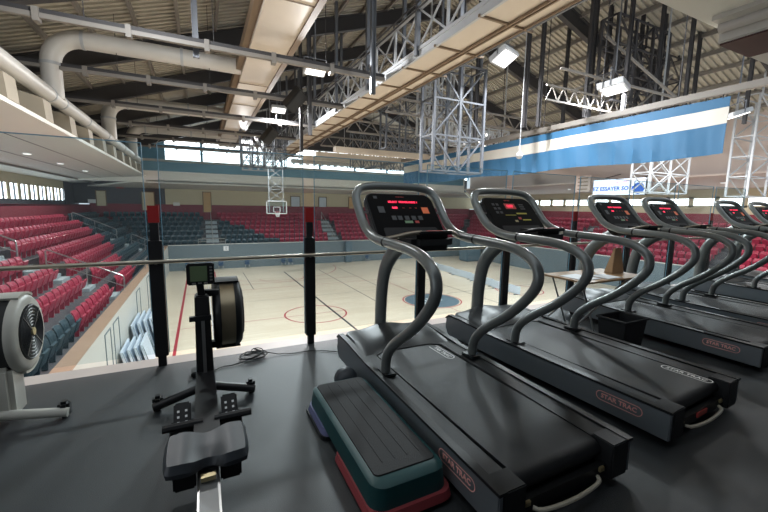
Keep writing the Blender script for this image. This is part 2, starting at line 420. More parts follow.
while x < 2*XM+8:
    if abs(x-XM) > 0.4: mbp.bar((x, 4, roofz(x)-0.14), (x, YF+8, roofz(x)-0.14), 0.12, 0.2)
    x += 1.5
struct(mbp, 'ceiling_purlins', 'beam_light')
# gable wall behind the far stand with glazing
yg = YF+BX+0.35
g = MB()
zt = lambda x: roofz(x)
segs = [(-3.0, 0.25), (0.5, 4.2), (4.4, 8.6), (8.9, 13.2), (13.5, 17.8), (18.1, 22.4), (22.7, 26.8), (27.1, 31), (31.2, 36)]
struct(MB().box(-9, 36, yg, yg+0.15, H+1.4, H+4.2), 'wall_far', 'wall_dark')
struct(MB().box(-9, -3, yg, yg+0.15, H+4.2, H+6.8), 'wall_far', 'haze_blue')
up_ = MB().add([(-3.4, yg, H+6.8), (30.2, yg, H+6.8), (XM, yg, roofz(XM)+.1)], [(0, 1, 2)])
struct(up_, 'wall_far', 'beam_dark')
for i, (a, b) in enumerate(segs):
    wn += 1
    o = struct(MB().box(a, b, yg+0.05, yg+0.07, H+4.2, H+6.8), 'window_%d' % wn, 'window_glow')
    MB().box(a, b, yg-0.03, yg+0.1, H+5.3, H+5.36).box(b, b+0.25, yg-0.05, yg+0.12, H+4.2, H+6.8).build('window_frame', 'haze_blue', o)

# ================================================================== HALL OBJECTS
# --- court markings and logos (flat paint)
def ring(cx, cy_, r, w_=0.09, a0=0, a1=2*PI, n=48, z=ZC+0.004):
    vs = []; 
    for k in range(n+1):
        a = a0+(a1-a0)*k/n
        vs += [(cx+math.cos(a)*(r-w_), cy_+math.sin(a)*(r-w_), z), (cx+math.cos(a)*r, cy_+math.sin(a)*r, z)]
    return vs, [(2*k, 2*k+1, 2*k+3, 2*k+2) for k in range(n)]
def line(mb, x0, y0, x1, y1, w_=0.05, z=ZC+0.004):
    d = Vector((x1-x0, y1-y0, 0)).normalized(); n = Vector((-d.y, d.x, 0))*w_/2
    p, q = Vector((x0, y0, z)), Vector((x1, y1, z))
    mb.add([p-n, q-n, q+n, p+n], [(0, 1, 2, 3)])
red = MB(); CX, CY = 13.4, 19.8
red.add(*ring(5.6, 19.8, 1.75)); red.add(*ring(21.2, 19.8, 1.75)); red.add(*ring(CX, CY, 1.95))
line(red, -1.2, 4.6, -1.2, 36.5, 0.12); line(red, -1.2, 27.5, 28, 27.5); line(red, -1.2, 12.2, 28, 12.2); line(red, 28, 4.6, 28, 36.5)
line(red, -1.2, 19.8, 7.4, 19.8); line(red, CX, 12.2, CX, 27.5)
line(red, 0.9, 32.5, 0.9, 36.3, 0.1); red.add(*ring(5.9, 36.3, 6.2, 0.06, PI, 2*PI)); red.add(*ring(5.9, 31.2, 1.8, 0.05, PI, 2*PI)); line(red, -1, 29.4, 12.5, 29.4)
tag(red.build('court_line', 'line_red'), 'thin red court lines and circles painted on the pale wooden court', 'court marking')
bl = MB()
line(bl, 6.65, 5.0, 6.65, 34.0, 0.12); line(bl, 9.9, 20.0, 9.9, 34, 0.06); line(bl, 12.0, 24.0, 12.0, 35, 0.05); line(bl, 0, 24, 12, 24, 0.03); line(bl, 17, 9, 17, 33, 0.06); line(bl, 3.2, 27.5, 3.2, 35, 0.05)
line(bl, 15.5, 21, 27, 21, 0.05); line(bl, 15.5, 16, 27, 16, 0.05)
tag(bl.build('court_line', 'line_black'), 'dark straight court lines running away across the wooden court', 'court marking')
wl_ = MB(); line(wl_, 0.3, 6, 0.3, 30, 0.04); line(wl_, 2.6, 8, 2.6, 16, 0.03)
tag(wl_.build('court_line', 'line_white'), 'faint white court lines near the left wall of the hall', 'court marking')
lg = MB(); lg.lathe([(1.78, 0), (1.78, 0.006)], (CX, CY, ZC+0.002), 'z', 40)
o = tag(lg.build('court_logo', 'logo_blue'), 'blue grey round emblem painted at the centre of the court', 'emblem')
e = MB(); 
for k in range(5): e.box(CX-0.9+0.35*k, CX-0.75+0.35*k, CY-0.8+0.12*k, CY+0.3+0.1*(k % 3), ZC+0.009, ZC+0.012)
e.build('emblem_drawing', 'line_white', o)
# low white boards standing along the right side of the court
for i, y in enumerate([31.5, 28.6, 25.7, 22.8, 19.9]):
    t = thing('rink_board', 'low white board on the court, %s' % ['farthest of the row', 'second from the far end', 'in the middle of the row', 'second from the near end', 'nearest of the row'][i], 'board', (20.9-0.25*i, y, ZC), 'low white boards on the court')
    p = MB(); p.rbox(-0.04, 0.04, -1.4, 1.4, 0.06, 0.62, 0.01); p.build('board_panel', 'foam_board', t, world=False)
    for s in (-1, 1): MB().box(-0.25, 0.25, s*1.1-0.03, s*1.1+0.03, 0, 0.06).build('foot', 'wall_blue', t, world=False)

# --- leaning boards by the low left wall
def leaning(x, y0, ln, hgt, label):
    t = thing('leaning_board', label, 'board', (x, y0, ZC), 'white boards leaning by the low left wall')
    p = MB(); p.add([(-0.30, 0, hgt), (-0.24, 0, hgt), (0.0, 0, 0), (-0.07, 0, 0), (-0.30, ln, hgt), (-0.24, ln, hgt), (0.0, ln, 0), (-0.07, ln, 0)],
                    [(0, 1, 2, 3), (4, 7, 6, 5), (0, 4, 5, 1), (1, 5, 6, 2), (2, 6, 7, 3), (3, 7, 4, 0)])
    p.build('board_panel', 'foam_board', t, world=False)
    q = MB(); q.bar((-0.235, 0.05, hgt-0.05), (0.012, 0.05, 0.03), 0.02, 0.04); q.bar((-0.235, ln-0.05, hgt-0.05), (0.012, ln-0.05, 0.03), 0.02, 0.04)
    q.build('edge_strip', 'wall_blue', t, world=False)
for i in range(4): leaning(XL+0.38+0.17*i, 14.6+0.18*i, 1.5, 1.0, 'pale blue white board leaning near the left wall, near stack, %s from the wall' % ['first', 'second', 'third', 'fourth'][i])
for i in range(4): leaning(XL+0.38+0.17*i, 16.9+0.3*i, 2.0, 1.25, 'pale blue white board leaning near the left wall, far stack, %s from the wall' % ['first', 'second', 'third', 'fourth'][i])

# --- far wall details
sg = MB(); sg.box(1.8, 2.25, YF-0.03, YF-0.01, -2.75, -2.3)
o = tag(sg.build('number_sign', 'line_white'), 'small white square sign with number 1 on the far low wall', 'sign')
text_mesh('sign_text', '1', 0.42, basis((1, 0, 0), (0, 0, 1), (0, -0.012, 0.22)), 'line_black', o, 0.002)
pw = MB(); pw.rbox(13.9, 14.65, YF-0.5, YF-0.05, ZC, -2.15, 0.08)
tag(pw.build('padded_column', 'logo_blue'), 'blue grey padded column standing against the far low wall', 'column')
def hall_chair(x, k):
    t = thing('hall_chair', 'small dark blue chair by the far low wall, number %s from the left' % ['one', 'two', 'three', 'four', 'five', 'six', 'seven', 'eight'][k], 'chair', (x, YF-0.7, ZC), 'small chairs along the far low wall')
    MB().rbox(-0.2, 0.2, -0.2, 0.2, 0.40, 0.46, 0.015).build('seat', 'chair_blue', t, world=False)
    MB().rbox(-0.2, 0.2, 0.17, 0.22, 0.46, 0.9, 0.015).build('backrest', 'chair_blue', t, world=False)
    for sx in (-1, 1):
        for s_ in (-1, 1): MB().box(sx*0.18-0.015, sx*0.18+0.015, s_*0.17-0.015, s_*0.17+0.015, 0, 0.4).build('leg', 'steel', t, world=False)
for k, x in enumerate([-1.24, -0.45, 0.48, 1.5, 3.81, 7.23, 7.93, 16.4]): hall_chair(x, k)
# entrance block at the left end of the far wall
tb = MB(); tb.box(-2.2, 0.0, YF-0.02, YF-0.3, -2.1, -2.0)
# doors and windows in the wall behind the far stand
yb = YF+BX+0.0
def wallpanel(name, x0, x1, z0, z1, m, label, cat='door'):
    t = MB(); t.box(x0, x1, yb-0.06, yb-0.02, z0, z1); o = t.build(name, m)
    fr = MB(); 
    for a, b, c, d in ((x0-0.08, x0, z0, z1+0.08), (x1, x1+0.08, z0, z1+0.08), (x0, x1, z1, z1+0.08)): fr.box(a, b, yb-0.09, yb-0.02, c, d)
    fr.build('door_frame' if cat == 'door' else 'window_frame', 'duct_brown', o); tag(o, label, cat)
wallpanel('exit_door', 0.34, 1.05, 0.75, 2.85, 'door_orange', 'tall orange wooden door at the top of the left stairs of far stand')
wallpanel('exit_door', 17.0, 18.0, 1.35, 2.75, 'door_orange', 'small orange door right of the stairs in far stand')
wallpanel('service_door', -5.2, -4.2, 0.9, 2.7, 'wall_cream', 'cream door in the dark wall at the far left corner')
wallpanel('service_door', -8.9, -8.2, 1.3, 2.7, 'wall_cream', 'narrow cream door left on the dark wall at the far left corner')
for x_, z_, m_, l_ in ((-7.3, 3.35, 'tape_red', 'small red exit sign high on the dark wall'), (-9.6, 1.9, 'line_white', 'small white notice on the dark wall, left'), (-3.0+0.5, 1.75, 'line_white', 'small white notice right of the cream door')):
    o = MB().box(x_, x_+0.6, yb-0.06, yb-0.02, z_-0.35, z_).build('wall_sign', m_); tag(o, l_, 'sign')
wallpanel('wall_screen', 9.7, 10.7, 1.5, 2.65, 'foam_board', 'pale blue lit panel above far stand, left of the stairs', 'window')
wallpanel('wall_screen', 13.1, 14.0, 1.5, 2.65, 'foam_board', 'pale blue lit panel above far stand at the head of the stairs', 'window')
# long blue header running across the far end
bh = MB(); bh.box(XL-1.6, XR+1, YF+1.15, YF+1.47, H+2.95, H+3.75)
tag(bh.build('rolled_curtain', 'haze_blue'), 'long blue rolled curtain band spanning the far end below the windows', 'curtain')
# seats ------------------------------------------------------------
def seat_mesh():
    m = MB()
    prof = [(0.0, 0.36), (-0.03, 0.50), (0.0, 0.68), (0.06, 0.80)]     # (y, z) of the back shell
    n = 5; vs = []
    for y, z in prof:
        for k in range(n):
            u = -1+2*k/(n-1); vs.append((u*0.215*(1-0.12*(z > 0.75)), y+0.05-0.05*(u*u), z))
    for y, z in prof:
        for k in range(n):
            u = -1+2*k/(n-1); vs.append((u*0.215*(1-0.12*(z > 0.75)), y+0.085-0.05*(u*u), z))
    q = len(prof)*n; fs = []
    for i in range(len(prof)-1):
        for k in range(n-1):
            a = i*n+k; fs += [(a, a+1, a+n+1, a+n), (a+q, a+n+q, a+n+1+q, a+1+q)]
        fs += [(i*n, (i+1)*n, (i+1)*n+q, i*n+q), (i*n+n-1, i*n+n-1+q, (i+1)*n+n-1+q, (i+1)*n+n-1)]
    for k in range(n-1): fs += [(k, k+q, k+1+q, k+1), (q-n+k, q-n+k+1, 2*q-n+k+1, 2*q-n+k)]
    m.add(vs, fs)
    # folded-up pan
    m.add([(-0.20, -0.02, 0.33), (0.20, -0.02, 0.33), (0.19, -0.15, 0.66), (-0.19, -0.15, 0.66), (-0.20, -0.09, 0.31), (0.20, -0.09, 0.31), (0.17, -0.20, 0.64), (-0.17, -0.20, 0.64)],
          [(0, 1, 2, 3), (4, 7, 6, 5), (0, 4, 5, 1), (1, 5, 6, 2), (2, 6, 7, 3), (3, 7, 4, 0)])
    m.bar((0, 0.05, 0.0), (0, 0.02, 0.36), 0.05, 0.12)
    return m
SP = 0.52
seats = []   # (x, y, z, rot, colour, row, section)
def aisle(v, A): return any(a <= v <= b for a, b in A)
LA = [(9.0, 10.1), (18.5, 19.9), (33.2, 34.6)]
redto = {0: [(13.4, 24.0)], 1: [(7.5, 25.5)], 2: [(0, 28.4)], 3: [(0, 30.6)], 4: [(0, 31.6)], 5: [(0, 33.3)], 6: [(0, 33.3)]}
for k in range(NR):
    off_ = 0.76+RUN*k; y = 5.0; z = rowz(k)
    while y < YF+off_-0.9:
        if not aisle(y, LA):
            sec = 'nearest block' if y < 9 else 'middle block' if y < 18.5 else 'far block' if y < 33.2 else 'far left corner'
            colr = 'red' if any(a <= y <= b for a, b in redto[k]) else 'teal'
            seats.append((XL-off_, y, z, PI/2, colr, k, 'left stand, '+sec))
        y += SP
FA = [(0.15, 1.7), (12.6-0.0, 14.9)]
for k in range(NR):
    off_ = 0.76+RUN*k; z = rowz(k); x = XL-off_+0.5
    while x < XR+off_-0.4:
        sh = 0.27*k if x > 8 else 0
        if not (0.15 <= x <= 1.7 or 12.4+sh*0 <= x <= 13.9):
            xb = 6.9-1.0*k
            colr = 'teal' if (x < 0.15 or x < xb) else 'red'
            sec = 'left of the left stairs' if x < 0.2 else 'between the two stairs' if x < 13 else 'right of the stairs'
            seats.append((x, YF+off_, z, 0, colr, k, 'far stand, '+sec))
        x += SP
for k in range(NR):
    off_ = 0.76+RUN*k; y = 7.0; z = rowz(k)
    while y < YF+off_-0.9:
        if not aisle(y, [(22.8, 24.0), (11.5, 12.7)]): seats.append((XR+off_, y, z, -PI/2, 'red', k, 'right stand'))
        y += SP
ROWN = ['front row', 'second row', 'third row', 'fourth row', 'fifth row', 'sixth row', 'top row']
sm = seat_mesh(); proto = {}
for cname in ('red', 'teal'):
    me_o = sm.build('stadium_seat', 'seat_'+cname, None); proto[cname] = (me_o.data.copy(), me_o.location.copy())
    bpy.data.objects.remove(me_o)
seats.sort(key=lambda s: (s[0]**2+s[1]**2))
def inview(s):
    v = Vector((s[0], s[1], s[2]+0.6-H)); d = v.dot(fwd)
    if d < 1: return False
    px = 384+F_PX*v.dot(r2)/d; py = 256-F_PX*v.dot(u2)/d
    if s[6] == 'right stand' : return -6 < px < 774
    return -6 < px < 774 and py < 256+ (392-256) - 0.156*px + 14
vis = [s for s in seats if inview(s)]
nl = [s for s in vis if s[6] != 'right stand'][:290]
ids = set(id(s) for s in nl)
NUM = ['first', 'second', 'third', 'fourth', 'fifth', 'sixth', 'seventh', 'eighth', 'ninth', 'tenth', 'eleventh', 'twelfth', 'thirteenth', 'fourteenth', 'fifteenth', 'sixteenth', 'seventeenth', 'eighteenth', 'nineteenth', 'twentieth']
NUM += ['twenty-'+q for q in NUM[:9]]+['thirtieth']+['thirty-'+q for q in NUM[:9]]+['fortieth']+['forty-'+q for q in NUM[:9]]
cnt = {}
nl.sort(key=lambda s: (s[6], s[5], s[1] if s[6].startswith('left') else s[0]))
for s in nl:
    me, lo = proto[s[4]]
    key = (s[6], s[5], s[4]); cnt[key] = cnt.get(key, 0)+1
    o = bpy.data.objects.new('stadium_seat', me); C.objects.link(o)
    R_ = Matrix.Rotation(s[3], 3, 'Z'); v = R_ @ Vector((lo.x, lo.y, lo.z)); o.location = (s[0]+v.x, s[1]+v.y, s[2]+v.z); o.rotation_euler = (0, 0, s[3])
    colr = 'bright red' if s[4] == 'red' else 'dark teal'
    tag(o, '%s seat, %s, %s, %s from the %s' % (colr, s[6], ROWN[s[5]], NUM[cnt[key]-1], 'near end' if s[6].startswith('left') else 'left'), 'stadium seat', '%s seats, %s, %s' % (colr, ROWN[s[5]], s[6]))
def bulk(sel, m, label):
    mb = MB()
    for s in sel:
        c, sn = math.cos(s[3]), math.sin(s[3])
        mb.add([(s[0]+v[0]*c-v[1]*sn, s[1]+v[0]*sn+v[1]*c, s[2]+v[2]) for v in sm.v], sm.f)
    if sel:
        o = mb.build('stadium_seats', m); tag(o, label, 'stadium seats', kind='stuff')
rest = [s for s in seats if id(s) not in ids and (s in vis or s[6] == 'right stand' or s[6].startswith('far'))]
bulk([s for s in rest if s[4] == 'red' and s[6] != 'right stand'], 'seat_red', 'distant rows of bright red stadium seats across the far end stand')
bulk([s for s in rest if s[4] == 'teal'], 'seat_teal', 'distant rows of dark teal stadium seats at the far left of the stand')
bulk([s for s in rest if s[6] == 'right stand'], 'seat_red', 'distant rows of red stadium seats in the right side stand behind the treadmills')

# --- aisle steps and handrails
def steps(side, a, b):
    mb = MB()
    for k in range(1, NR):
        o0 = 0.36+RUN*k; z = rowz(k)
        for j, (dx, dz) in enumerate(((-0.28, -0.13), (-0.56, -0.27))):
            if side == 'L': mb.box(XL-o0-dx, XL-o0-dx-0.28 if 0 else XL-o0, a, b, rowz(k-1), z+dz)
            if side == 'F': mb.box(a, b, YF+o0+dx, YF+o0, rowz(k-1), z+dz)
            if side == 'R': mb.box(XR+o0+dx, XR+o0, a, b, rowz(k-1), z+dz)
    return mb
struct(steps('L', 18.7, 19.7), 'stairs_left', 'step_edge'); struct(steps('L', 9.2, 10.0), 'stairs_left_near', 'step_edge'); struct(steps('L', 33.4, 34.4), 'stairs_left_far', 'step_edge')
struct(steps('F', 0.4, 1.5), 'stairs_far_left', 'step_edge'); struct(steps('F', 12.5, 13.8), 'stairs_far_right', 'step_edge'); struct(steps('R', 22.9, 23.9), 'stairs_right', 'step_edge')
def handrail(pts_fn, k0, k1, label):
    # one rail with posts along a stair, pts_fn(offset, z) gives a point
    mb = MB(); A = 0.4+RUN*k0; B = 0.4+RUN*k1; za, zb_ = rowz(k0), rowz(k1)
    path = [pts_fn(A, za), pts_fn(A, za+0.85), pts_fn(A+0.05, za+0.92), pts_fn(B-0.05, zb_+0.92), pts_fn(B, zb_+0.85), pts_fn(B, zb_)]
    o = mb.tube(path, 0.028, 6).build('handrail', 'steel', smooth=True)
    m2 = MB(); m2.tube([pts_fn(A, za+0.45), pts_fn(B, zb_+0.45)], 0.02, 6); m2.build('mid_rail', 'steel', o)
    k = (k0+k1)/2; m3 = MB(); m3.tube([pts_fn((A+B)/2, (za+zb_)/2-0.2), pts_fn((A+B)/2, (za+zb_)/2+0.92)], 0.02, 6); m3.build('post', 'steel', o)
    tag(o, label, 'handrail')
handrail(lambda o, z: (XL-o, 19.3, z), 4, 6, 'steel handrail high in the left stand at the aisle')
handrail(lambda o, z: (XL-o, 19.3, z), 0, 3, 'steel handrail low in the left stand at the aisle')
handrail(lambda o, z: (XL-o, 9.6, z), 3, 6, 'steel handrail at the left picture edge of the left stand')
handrail(lambda o, z: (XL-o, 33.6, z), 3, 6, 'steel handrail climbing near the far left corner, upper one')
handrail(lambda o, z: (XL-o, 33.9, z), 0, 2, 'steel handrail near the far left corner, lower one')
handrail(lambda o, z: (0.95, YF+o, z), 0, 6, 'steel handrail on the left stairs of the far stand')
handrail(lambda o, z: (13.0, YF+o, z), 0, 6, 'steel handrail on the right stairs of the far stand')
fr = MB(); fr.tube([(XL-0.2, 24.6, ZW), (XL-0.2, 24.6, ZW+0.55), (XL-0.2, 26.2, ZW+0.55), (XL-0.2, 26.2, ZW)], 0.03, 6)
tag(fr.build('guard_rail', 'steel', smooth=True), 'small steel hoop rail on the top of the low left wall', 'rail')
fr = MB(); fr.tube([(-0.3, YF+0.12, ZW), (-0.3, YF+0.12, ZW+0.5), (2.0, YF+0.12, ZW+0.5), (2.0, YF+0.12, ZW)], 0.03, 6); fr.bar((-0.3, YF+0.12, ZW+0.25), (2.0, YF+0.12, ZW+0.25), 0.03)
tag(fr.build('guard_rail', 'steel', smooth=True), 'small steel hoop rail on the far low wall at the left stairs', 'rail')

# --- basketball backboard hung from the roof
t = thing('basketball_hoop', 'glass basketball backboard with ring hanging above the far court', 'basketball hoop', (5.95, 33.2, 0.85))
b = MB(); 
for a, c, d, e in ((5.08, 6.82, 0.85, 0.92), (5.08, 6.82, 1.91, 1.98), (5.08, 5.15, 0.85, 1.98), (6.75, 6.82, 0.85, 1.98)): b.box(a, c, 33.0, 33.06, d, e)
b.build('board_frame', 'line_white', t)
b = MB(); 
for a, c, d, e in ((5.65, 6.25, 1.0, 1.05), (5.65, 6.25, 1.42, 1.47), (5.65, 5.70, 1.0, 1.47), (6.2, 6.25, 1.0, 1.47)): b.box(a, c, 32.99, 33.03, d, e)
b.build('target_square', 'line_white', t)
MB().box(5.15, 6.75, 33.02, 33.04, 0.92, 1.91).build('board_glass', 'glass', t)
vs = [(5.95+0.23*math.cos(2*PI*k/16), 32.68+0.23*math.sin(2*PI*k/16), 1.02) for k in range(16)]
MB().tube(vs, 0.02, 6, closed=True).bar((5.95, 32.9, 1.02), (5.95, 33.0, 1.02), 0.1, 0.06).build('ring', 'rim', t)
n_ = MB()
for k in range(8):
    a = 2*PI*k/8; a2 = a+0.4
    n_.bar((5.95+0.22*math.cos(a), 32.68+0.22*math.sin(a), 1.0), (5.95+0.11*math.cos(a2), 32.68+0.11*math.sin(a2), 0.6), 0.025)
    n_.bar((5.95+0.22*math.cos(a), 32.68+0.22*math.sin(a), 1.0), (5.95+0.11*math.cos(a-0.4), 32.68+0.11*math.sin(a-0.4), 0.6), 0.025)
n_.build('net', 'net', t)
s_ = MB()
for x in (5.35, 6.55):
    s_.bar((x, 33.2, 1.0), (x, 33.3, H+8), 0.06)
for k in range(5):
    z = 2.0+k*0.95; s_.bar((5.35, 33.2, z), (6.55, 33.2, z+0.9), 0.04).bar((6.55, 33.2, z), (5.35, 33.2, z+0.9), 0.04).bar((5.35, 33.2, z), (6.55, 33.2, z), 0.04)
s_.build('hanging_frame', 'lattice_white', t)

# --- ducts
def duct(path, r, label, name='air_duct', m='duct_white', collars=()):
    o = MB().tube(path, r, 20).build(name, m, smooth=True)
    for c, d in collars:
        c = Vector(c); d = Vector(d).normalized()
        MB().tube([c-d*0.05, c+d*0.05], r*1.07, 20).build('collar', 'lattice_white' if m == 'duct_white' else m, o, smooth=True)
    tag(o, label, 'duct'); return o
PX_, PZ_ = XL-1.86, H+3.77
duct([(PX_, 4, PZ_), (PX_, 38.5, PZ_)], 0.25, 'long white pipe running along the edge of the left stand ceiling', 'white_pipe', 'duct_white',
     [((PX_, y, PZ_), (0, 1, 0)) for y in (17.4, 18.6, 22, 26, 27.4, 31, 35)])
DX0, DX1 = 1.85, 3.3
for i, (Y, r) in enumerate(((18.0, 0.31), (27.4, 0.36), (35.5, 0.38))):
    zt_ = H+5.95; pth = [(PX_, Y, PZ_)]
    pth.append((PX_, Y, zt_-0.95))
    for k in range(1, 9):
        a = PI/2*k/8; pth.append((PX_+0.95*(1-math.cos(a)), Y, zt_-0.95+0.95*math.sin(a)))
    pth.append((DX0+0.2, Y, zt_))
    duct(pth, r, 'big pale round duct rising from the white pipe and turning right, %s' % ['nearest', 'second', 'farthest'][i], collars=[((PX_, Y, zt_-1.0), (0, 0, 1)), ((PX_+1.0, Y, zt_), (1, 0, 0)), ((PX_+4.2, Y, zt_), (1, 0, 0))])
t = MB(); t.box(DX0, DX1, 5, 40, H+5.6, H+6.5); o = t.build('rectangular_duct', 'duct_beige'); tag(o, 'long beige rectangular duct under the roof left of the catwalk', 'duct')
for y in range(7, 40, 4): MB().box(DX0-0.02, DX1+0.02, y, y+0.035, H+5.58, H+6.52).build('duct_flange', 'duct_brown', o)
MB().box(DX0-0.22, DX0, 5, 40, H+5.75, H+6.1).box(DX1-0.15, DX1+0.05, 5, 40, H+5.55, H+5.62).build('duct_side_rail', 'duct_brown', o)

# --- beams with brackets across the left half
for i, Y in enumerate((13.3, 17.9, 22.9, 27.9, 32.9, 37.5)):
    z = H+4.82; o = MB().bar((-5.5, Y, z), (6.5, Y, z), 0.14, 0.12).build('cross_beam', 'beam_light')
    MB().bar((-5.5, Y+0.02, z+0.13), (6.5, Y+0.02, z+0.13), 0.08, 0.12).build('beam_channel', 'beam_dark', o)
    x = -3.6
    while x < 6.2:
        MB().box(x-0.07, x+0.07, Y-0.12, Y+0.12, z-0.16, z+0.18).build('hanger_bracket', 'beam_light', o); x += 2.0
    q = MB()
    for x in (-2.6, 0.6, 4.2): q.bar((x, Y, z), (x, Y, roofz(x)-0.1), 0.02)
    q.build('hanger_rod', 'beam_dark', o)
    tag(o, 'long light steel beam with brackets crossing the left hall, %s from the camera' % ['first', 'second', 'third', 'fourth', 'fifth', 'sixth'][i], 'beam', 'cross beams with brackets')

# --- catwalk
def xbrace(mb, p, du, dv, n, w_=0.06):
    # lattice of n bays from p along du*n with height dv
    p = Vector(p); du = Vector(du); dv = Vector(dv)
    for i in range(n):
        a = p+du*i; mb.bar(a, a+dv, w_).bar(a, a+du+dv, w_*0.7).bar(a+dv, a+du, w_*0.7)
    mb.bar(p+du*n, p+du*n+dv, w_); mb.bar(p, p+du*n, w_*1.5); mb.bar(p+dv, p+du*n+dv, w_*1.5)
    return mb
KX0, KX1, KZ = 6.6, 8.2, H+4.9
t = thing('catwalk', 'long lattice catwalk with beige underside crossing the hall overhead', 'catwalk', (7.4, 22, KZ))
MB().box(KX0+0.06, KX1, 3, 42, KZ, KZ+0.06).build('deck', 'duct_beige', t)
for y in range(4, 42, 2): MB().bar((KX0-0.05, y, KZ-0.03), (KX1+0.25, y, KZ-0.03), 0.06, 0.06).build('deck_joist', 'duct_brown', t)
MB().bar((KX0+0.95, 3, KZ-0.05), (KX0+0.95, 42, KZ-0.05), 0.05, 0.07).bar((KX0+1.06, 3, KZ-0.05), (KX0+1.06, 42, KZ-0.05), 0.05, 0.07).bar((KX1-0.1, 3, KZ-0.05), (KX1-0.1, 42, KZ-0.05), 0.04, 0.06).build('conduit', 'duct_brown', t)
MB().box(KX0-0.02, KX0+0.06, 3, 42, KZ-0.06, KZ+0.2).build('edge_plate', 'lattice_white', t)
MB().box(KX1, KX1+0.06, 3, 42, KZ-0.06, KZ+0.12).build('edge_plate', 'galv', t)
xbrace(MB(), (KX0, 3, KZ+0.2), (0, 1.6, 0), (0, 0, 1.25), 24, 0.07).build('lattice_side', 'lattice_white', t)
xbrace(MB(), (KX1, 3, KZ+0.1), (0, 1.6, 0), (0, 0, 1.25), 24, 0.06).build('lattice_side', 'galv', t)
for y in range(7, 42, 4):
    for x in (KX0-0.05, KX1+0.05): MB().bar((x, y, KZ), (x, y, roofz(x)), 0.14).build('hanger_post', 'galv', t)
q = MB()
for dz in (1.55, 1.75): q.tube([(KX0-0.15, 3, KZ+dz-0.2), (KX0-0.15, 42, KZ+dz-0.2)], 0.03, 6)
q.build('cable_conduit', 'beam_dark', t)

# --- hanging posts
def hang(x, y, z0, m, label, w_=0.14):
    o = MB(); ibeam(o, (x, y, z0), (x, y, roofz(x)-0.2), w_, w_, 0.03) if 0 else o.bar((x-w_/2, y, z0), (x-w_/2, y, roofz(x)), 0.03, w_).bar((x+w_/2, y, z0), (x+w_/2, y, roofz(x)), 0.03, w_).bar((x, y, z0), (x, y, roofz(x)), w_, 0.03)
    tag(o.build('hanging_post', m), label, 'post', 'posts hanging from the roof')
hang(0.1, 13.6, H+4.55, 'galv', 'blue grey steel post hanging in front of the left ducts')
hang(4.6, 17.0, H+3.2, 'beam_dark', 'dark steel post hanging between rectangular duct and catwalk, nearer one')
hang(5.2, 21.0, H+3.0, 'beam_dark', 'dark steel post hanging between rectangular duct and catwalk, farther one')
hang(5.7, 12.6, H+4.0, 'galv', 'thick grey steel post hanging just left of the catwalk')
hang(11.0, 14.5, H+4.2, 'galv', 'grey steel post right of the catwalk beside the white lattice frames')
hang(12.8, 15.5, H+3.4, 'beam_dark', 'dark steel post hanging right of the bright floodlight')
hang(14.4, 13.8, H+4.0, 'beam_dark', 'dark steel post hanging above the long banner, left one of a pair')
hang(14.9, 13.4, H+4.0, 'beam_dark', 'dark steel post hanging above the long banner, right one of a pair')
hang(19.4, 13.2, H+3.6, 'beam_dark', 'dark steel post behind the banner near the cluster, first one')
hang(20.8, 12.4, H+3.6, 'beam_dark', 'dark steel post behind the banner near the cluster, second one')
hang(22.4, 12.2, H+3.4, 'beam_dark', 'dark steel post behind the banner near the cluster, third one')
hang(18.0, 13.0, H+3.8, 'beam_dark', 'dark steel post behind the banner, left of the cluster')

# --- lattice frames (hoisted court equipment)
def lattice(label, x0, x1, y, z0, z1, dep=0.6, nx=2, nz=3, m='galv', w_=0.07, along='x'):
    def P(u, v, z): return (u, v, z) if along == 'x' else (v, u, z)
    mb = MB()
    for fy in (y, y+dep):
        du = (x1-x0)/nx; dz = (z1-z0)/nz
        for i in range(nx+1): mb.bar(P(x0+du*i, fy, z0), P(x0+du*i, fy, z1), w_*1.3)
        for j in range(nz+1): mb.bar(P(x0, fy, z0+dz*j), P(x1, fy, z0+dz*j), w_*0.8)
        for i in range(nx):
            for j in range(nz):
                if (i+j) % 2 or nz < 3: mb.bar(P(x0+du*i, fy, z0+dz*j), P(x0+du*(i+1), fy, z0+dz*(j+1)), w_*0.8)
                if not (i+j) % 2 or nz < 3: mb.bar(P(x0+du*(i+1), fy, z0+dz*j), P(x0+du*i, fy, z0+dz*(j+1)), w_*0.8)
    for i in (x0, x1):
        for j in range(nz+1): mb.bar(P(i, y, z0+(z1-z0)*j/nz), P(i, y+dep, z0+(z1-z0)*j/nz), w_*0.8)
    xx, yy = P(x0+0.1*(x1-x0), y, 0)[:2], P(x0+0.9*(x1-x0), y, 0)[:2]
    for q in (xx, yy): mb.bar((q[0], q[1], z1-0.1), (q[0], q[1], roofz(q[0])), w_)
    tag(mb.build('lattice_frame', m), label, 'lattice frame')
lattice('grey lattice tower hanging right of the catwalk, the nearer one', 9.4, 12.2, 14.2, H+1.7, H+6.4, 1.0, 2, 3, 'galv', 0.09)
lattice('white lattice frame inside the grey tower right of the catwalk', 11.0, 13.4, 17.5, H+4.0, H+7.6, 0.8, 3, 3, 'lattice_white')
lattice('white lattice frame below the near half of the long banner', 20.6, 24.2, 11.2, H+1.0, H+3.0, 0.9, 2, 2, 'lattice_white', 0.06)
lattice('tall white lattice tower at the right edge behind the banner', 26.4, 28.6, 9.4, H+0.9, H+6.2, 0.9, 1, 5, 'lattice_white', 0.07)
lattice('dark lattice frame high behind the banner under the right roof', 17.6, 21.8, 11.6, H+5.2, H+9.0, 0.8, 3, 3, 'beam_dark', 0.09)
lattice('pale lattice truss in the middle distance above the banner', 14.2, 18.5, 19.0, H+3.9, H+5.1, 0.6, 5, 1, 'lattice_white', 0.07)
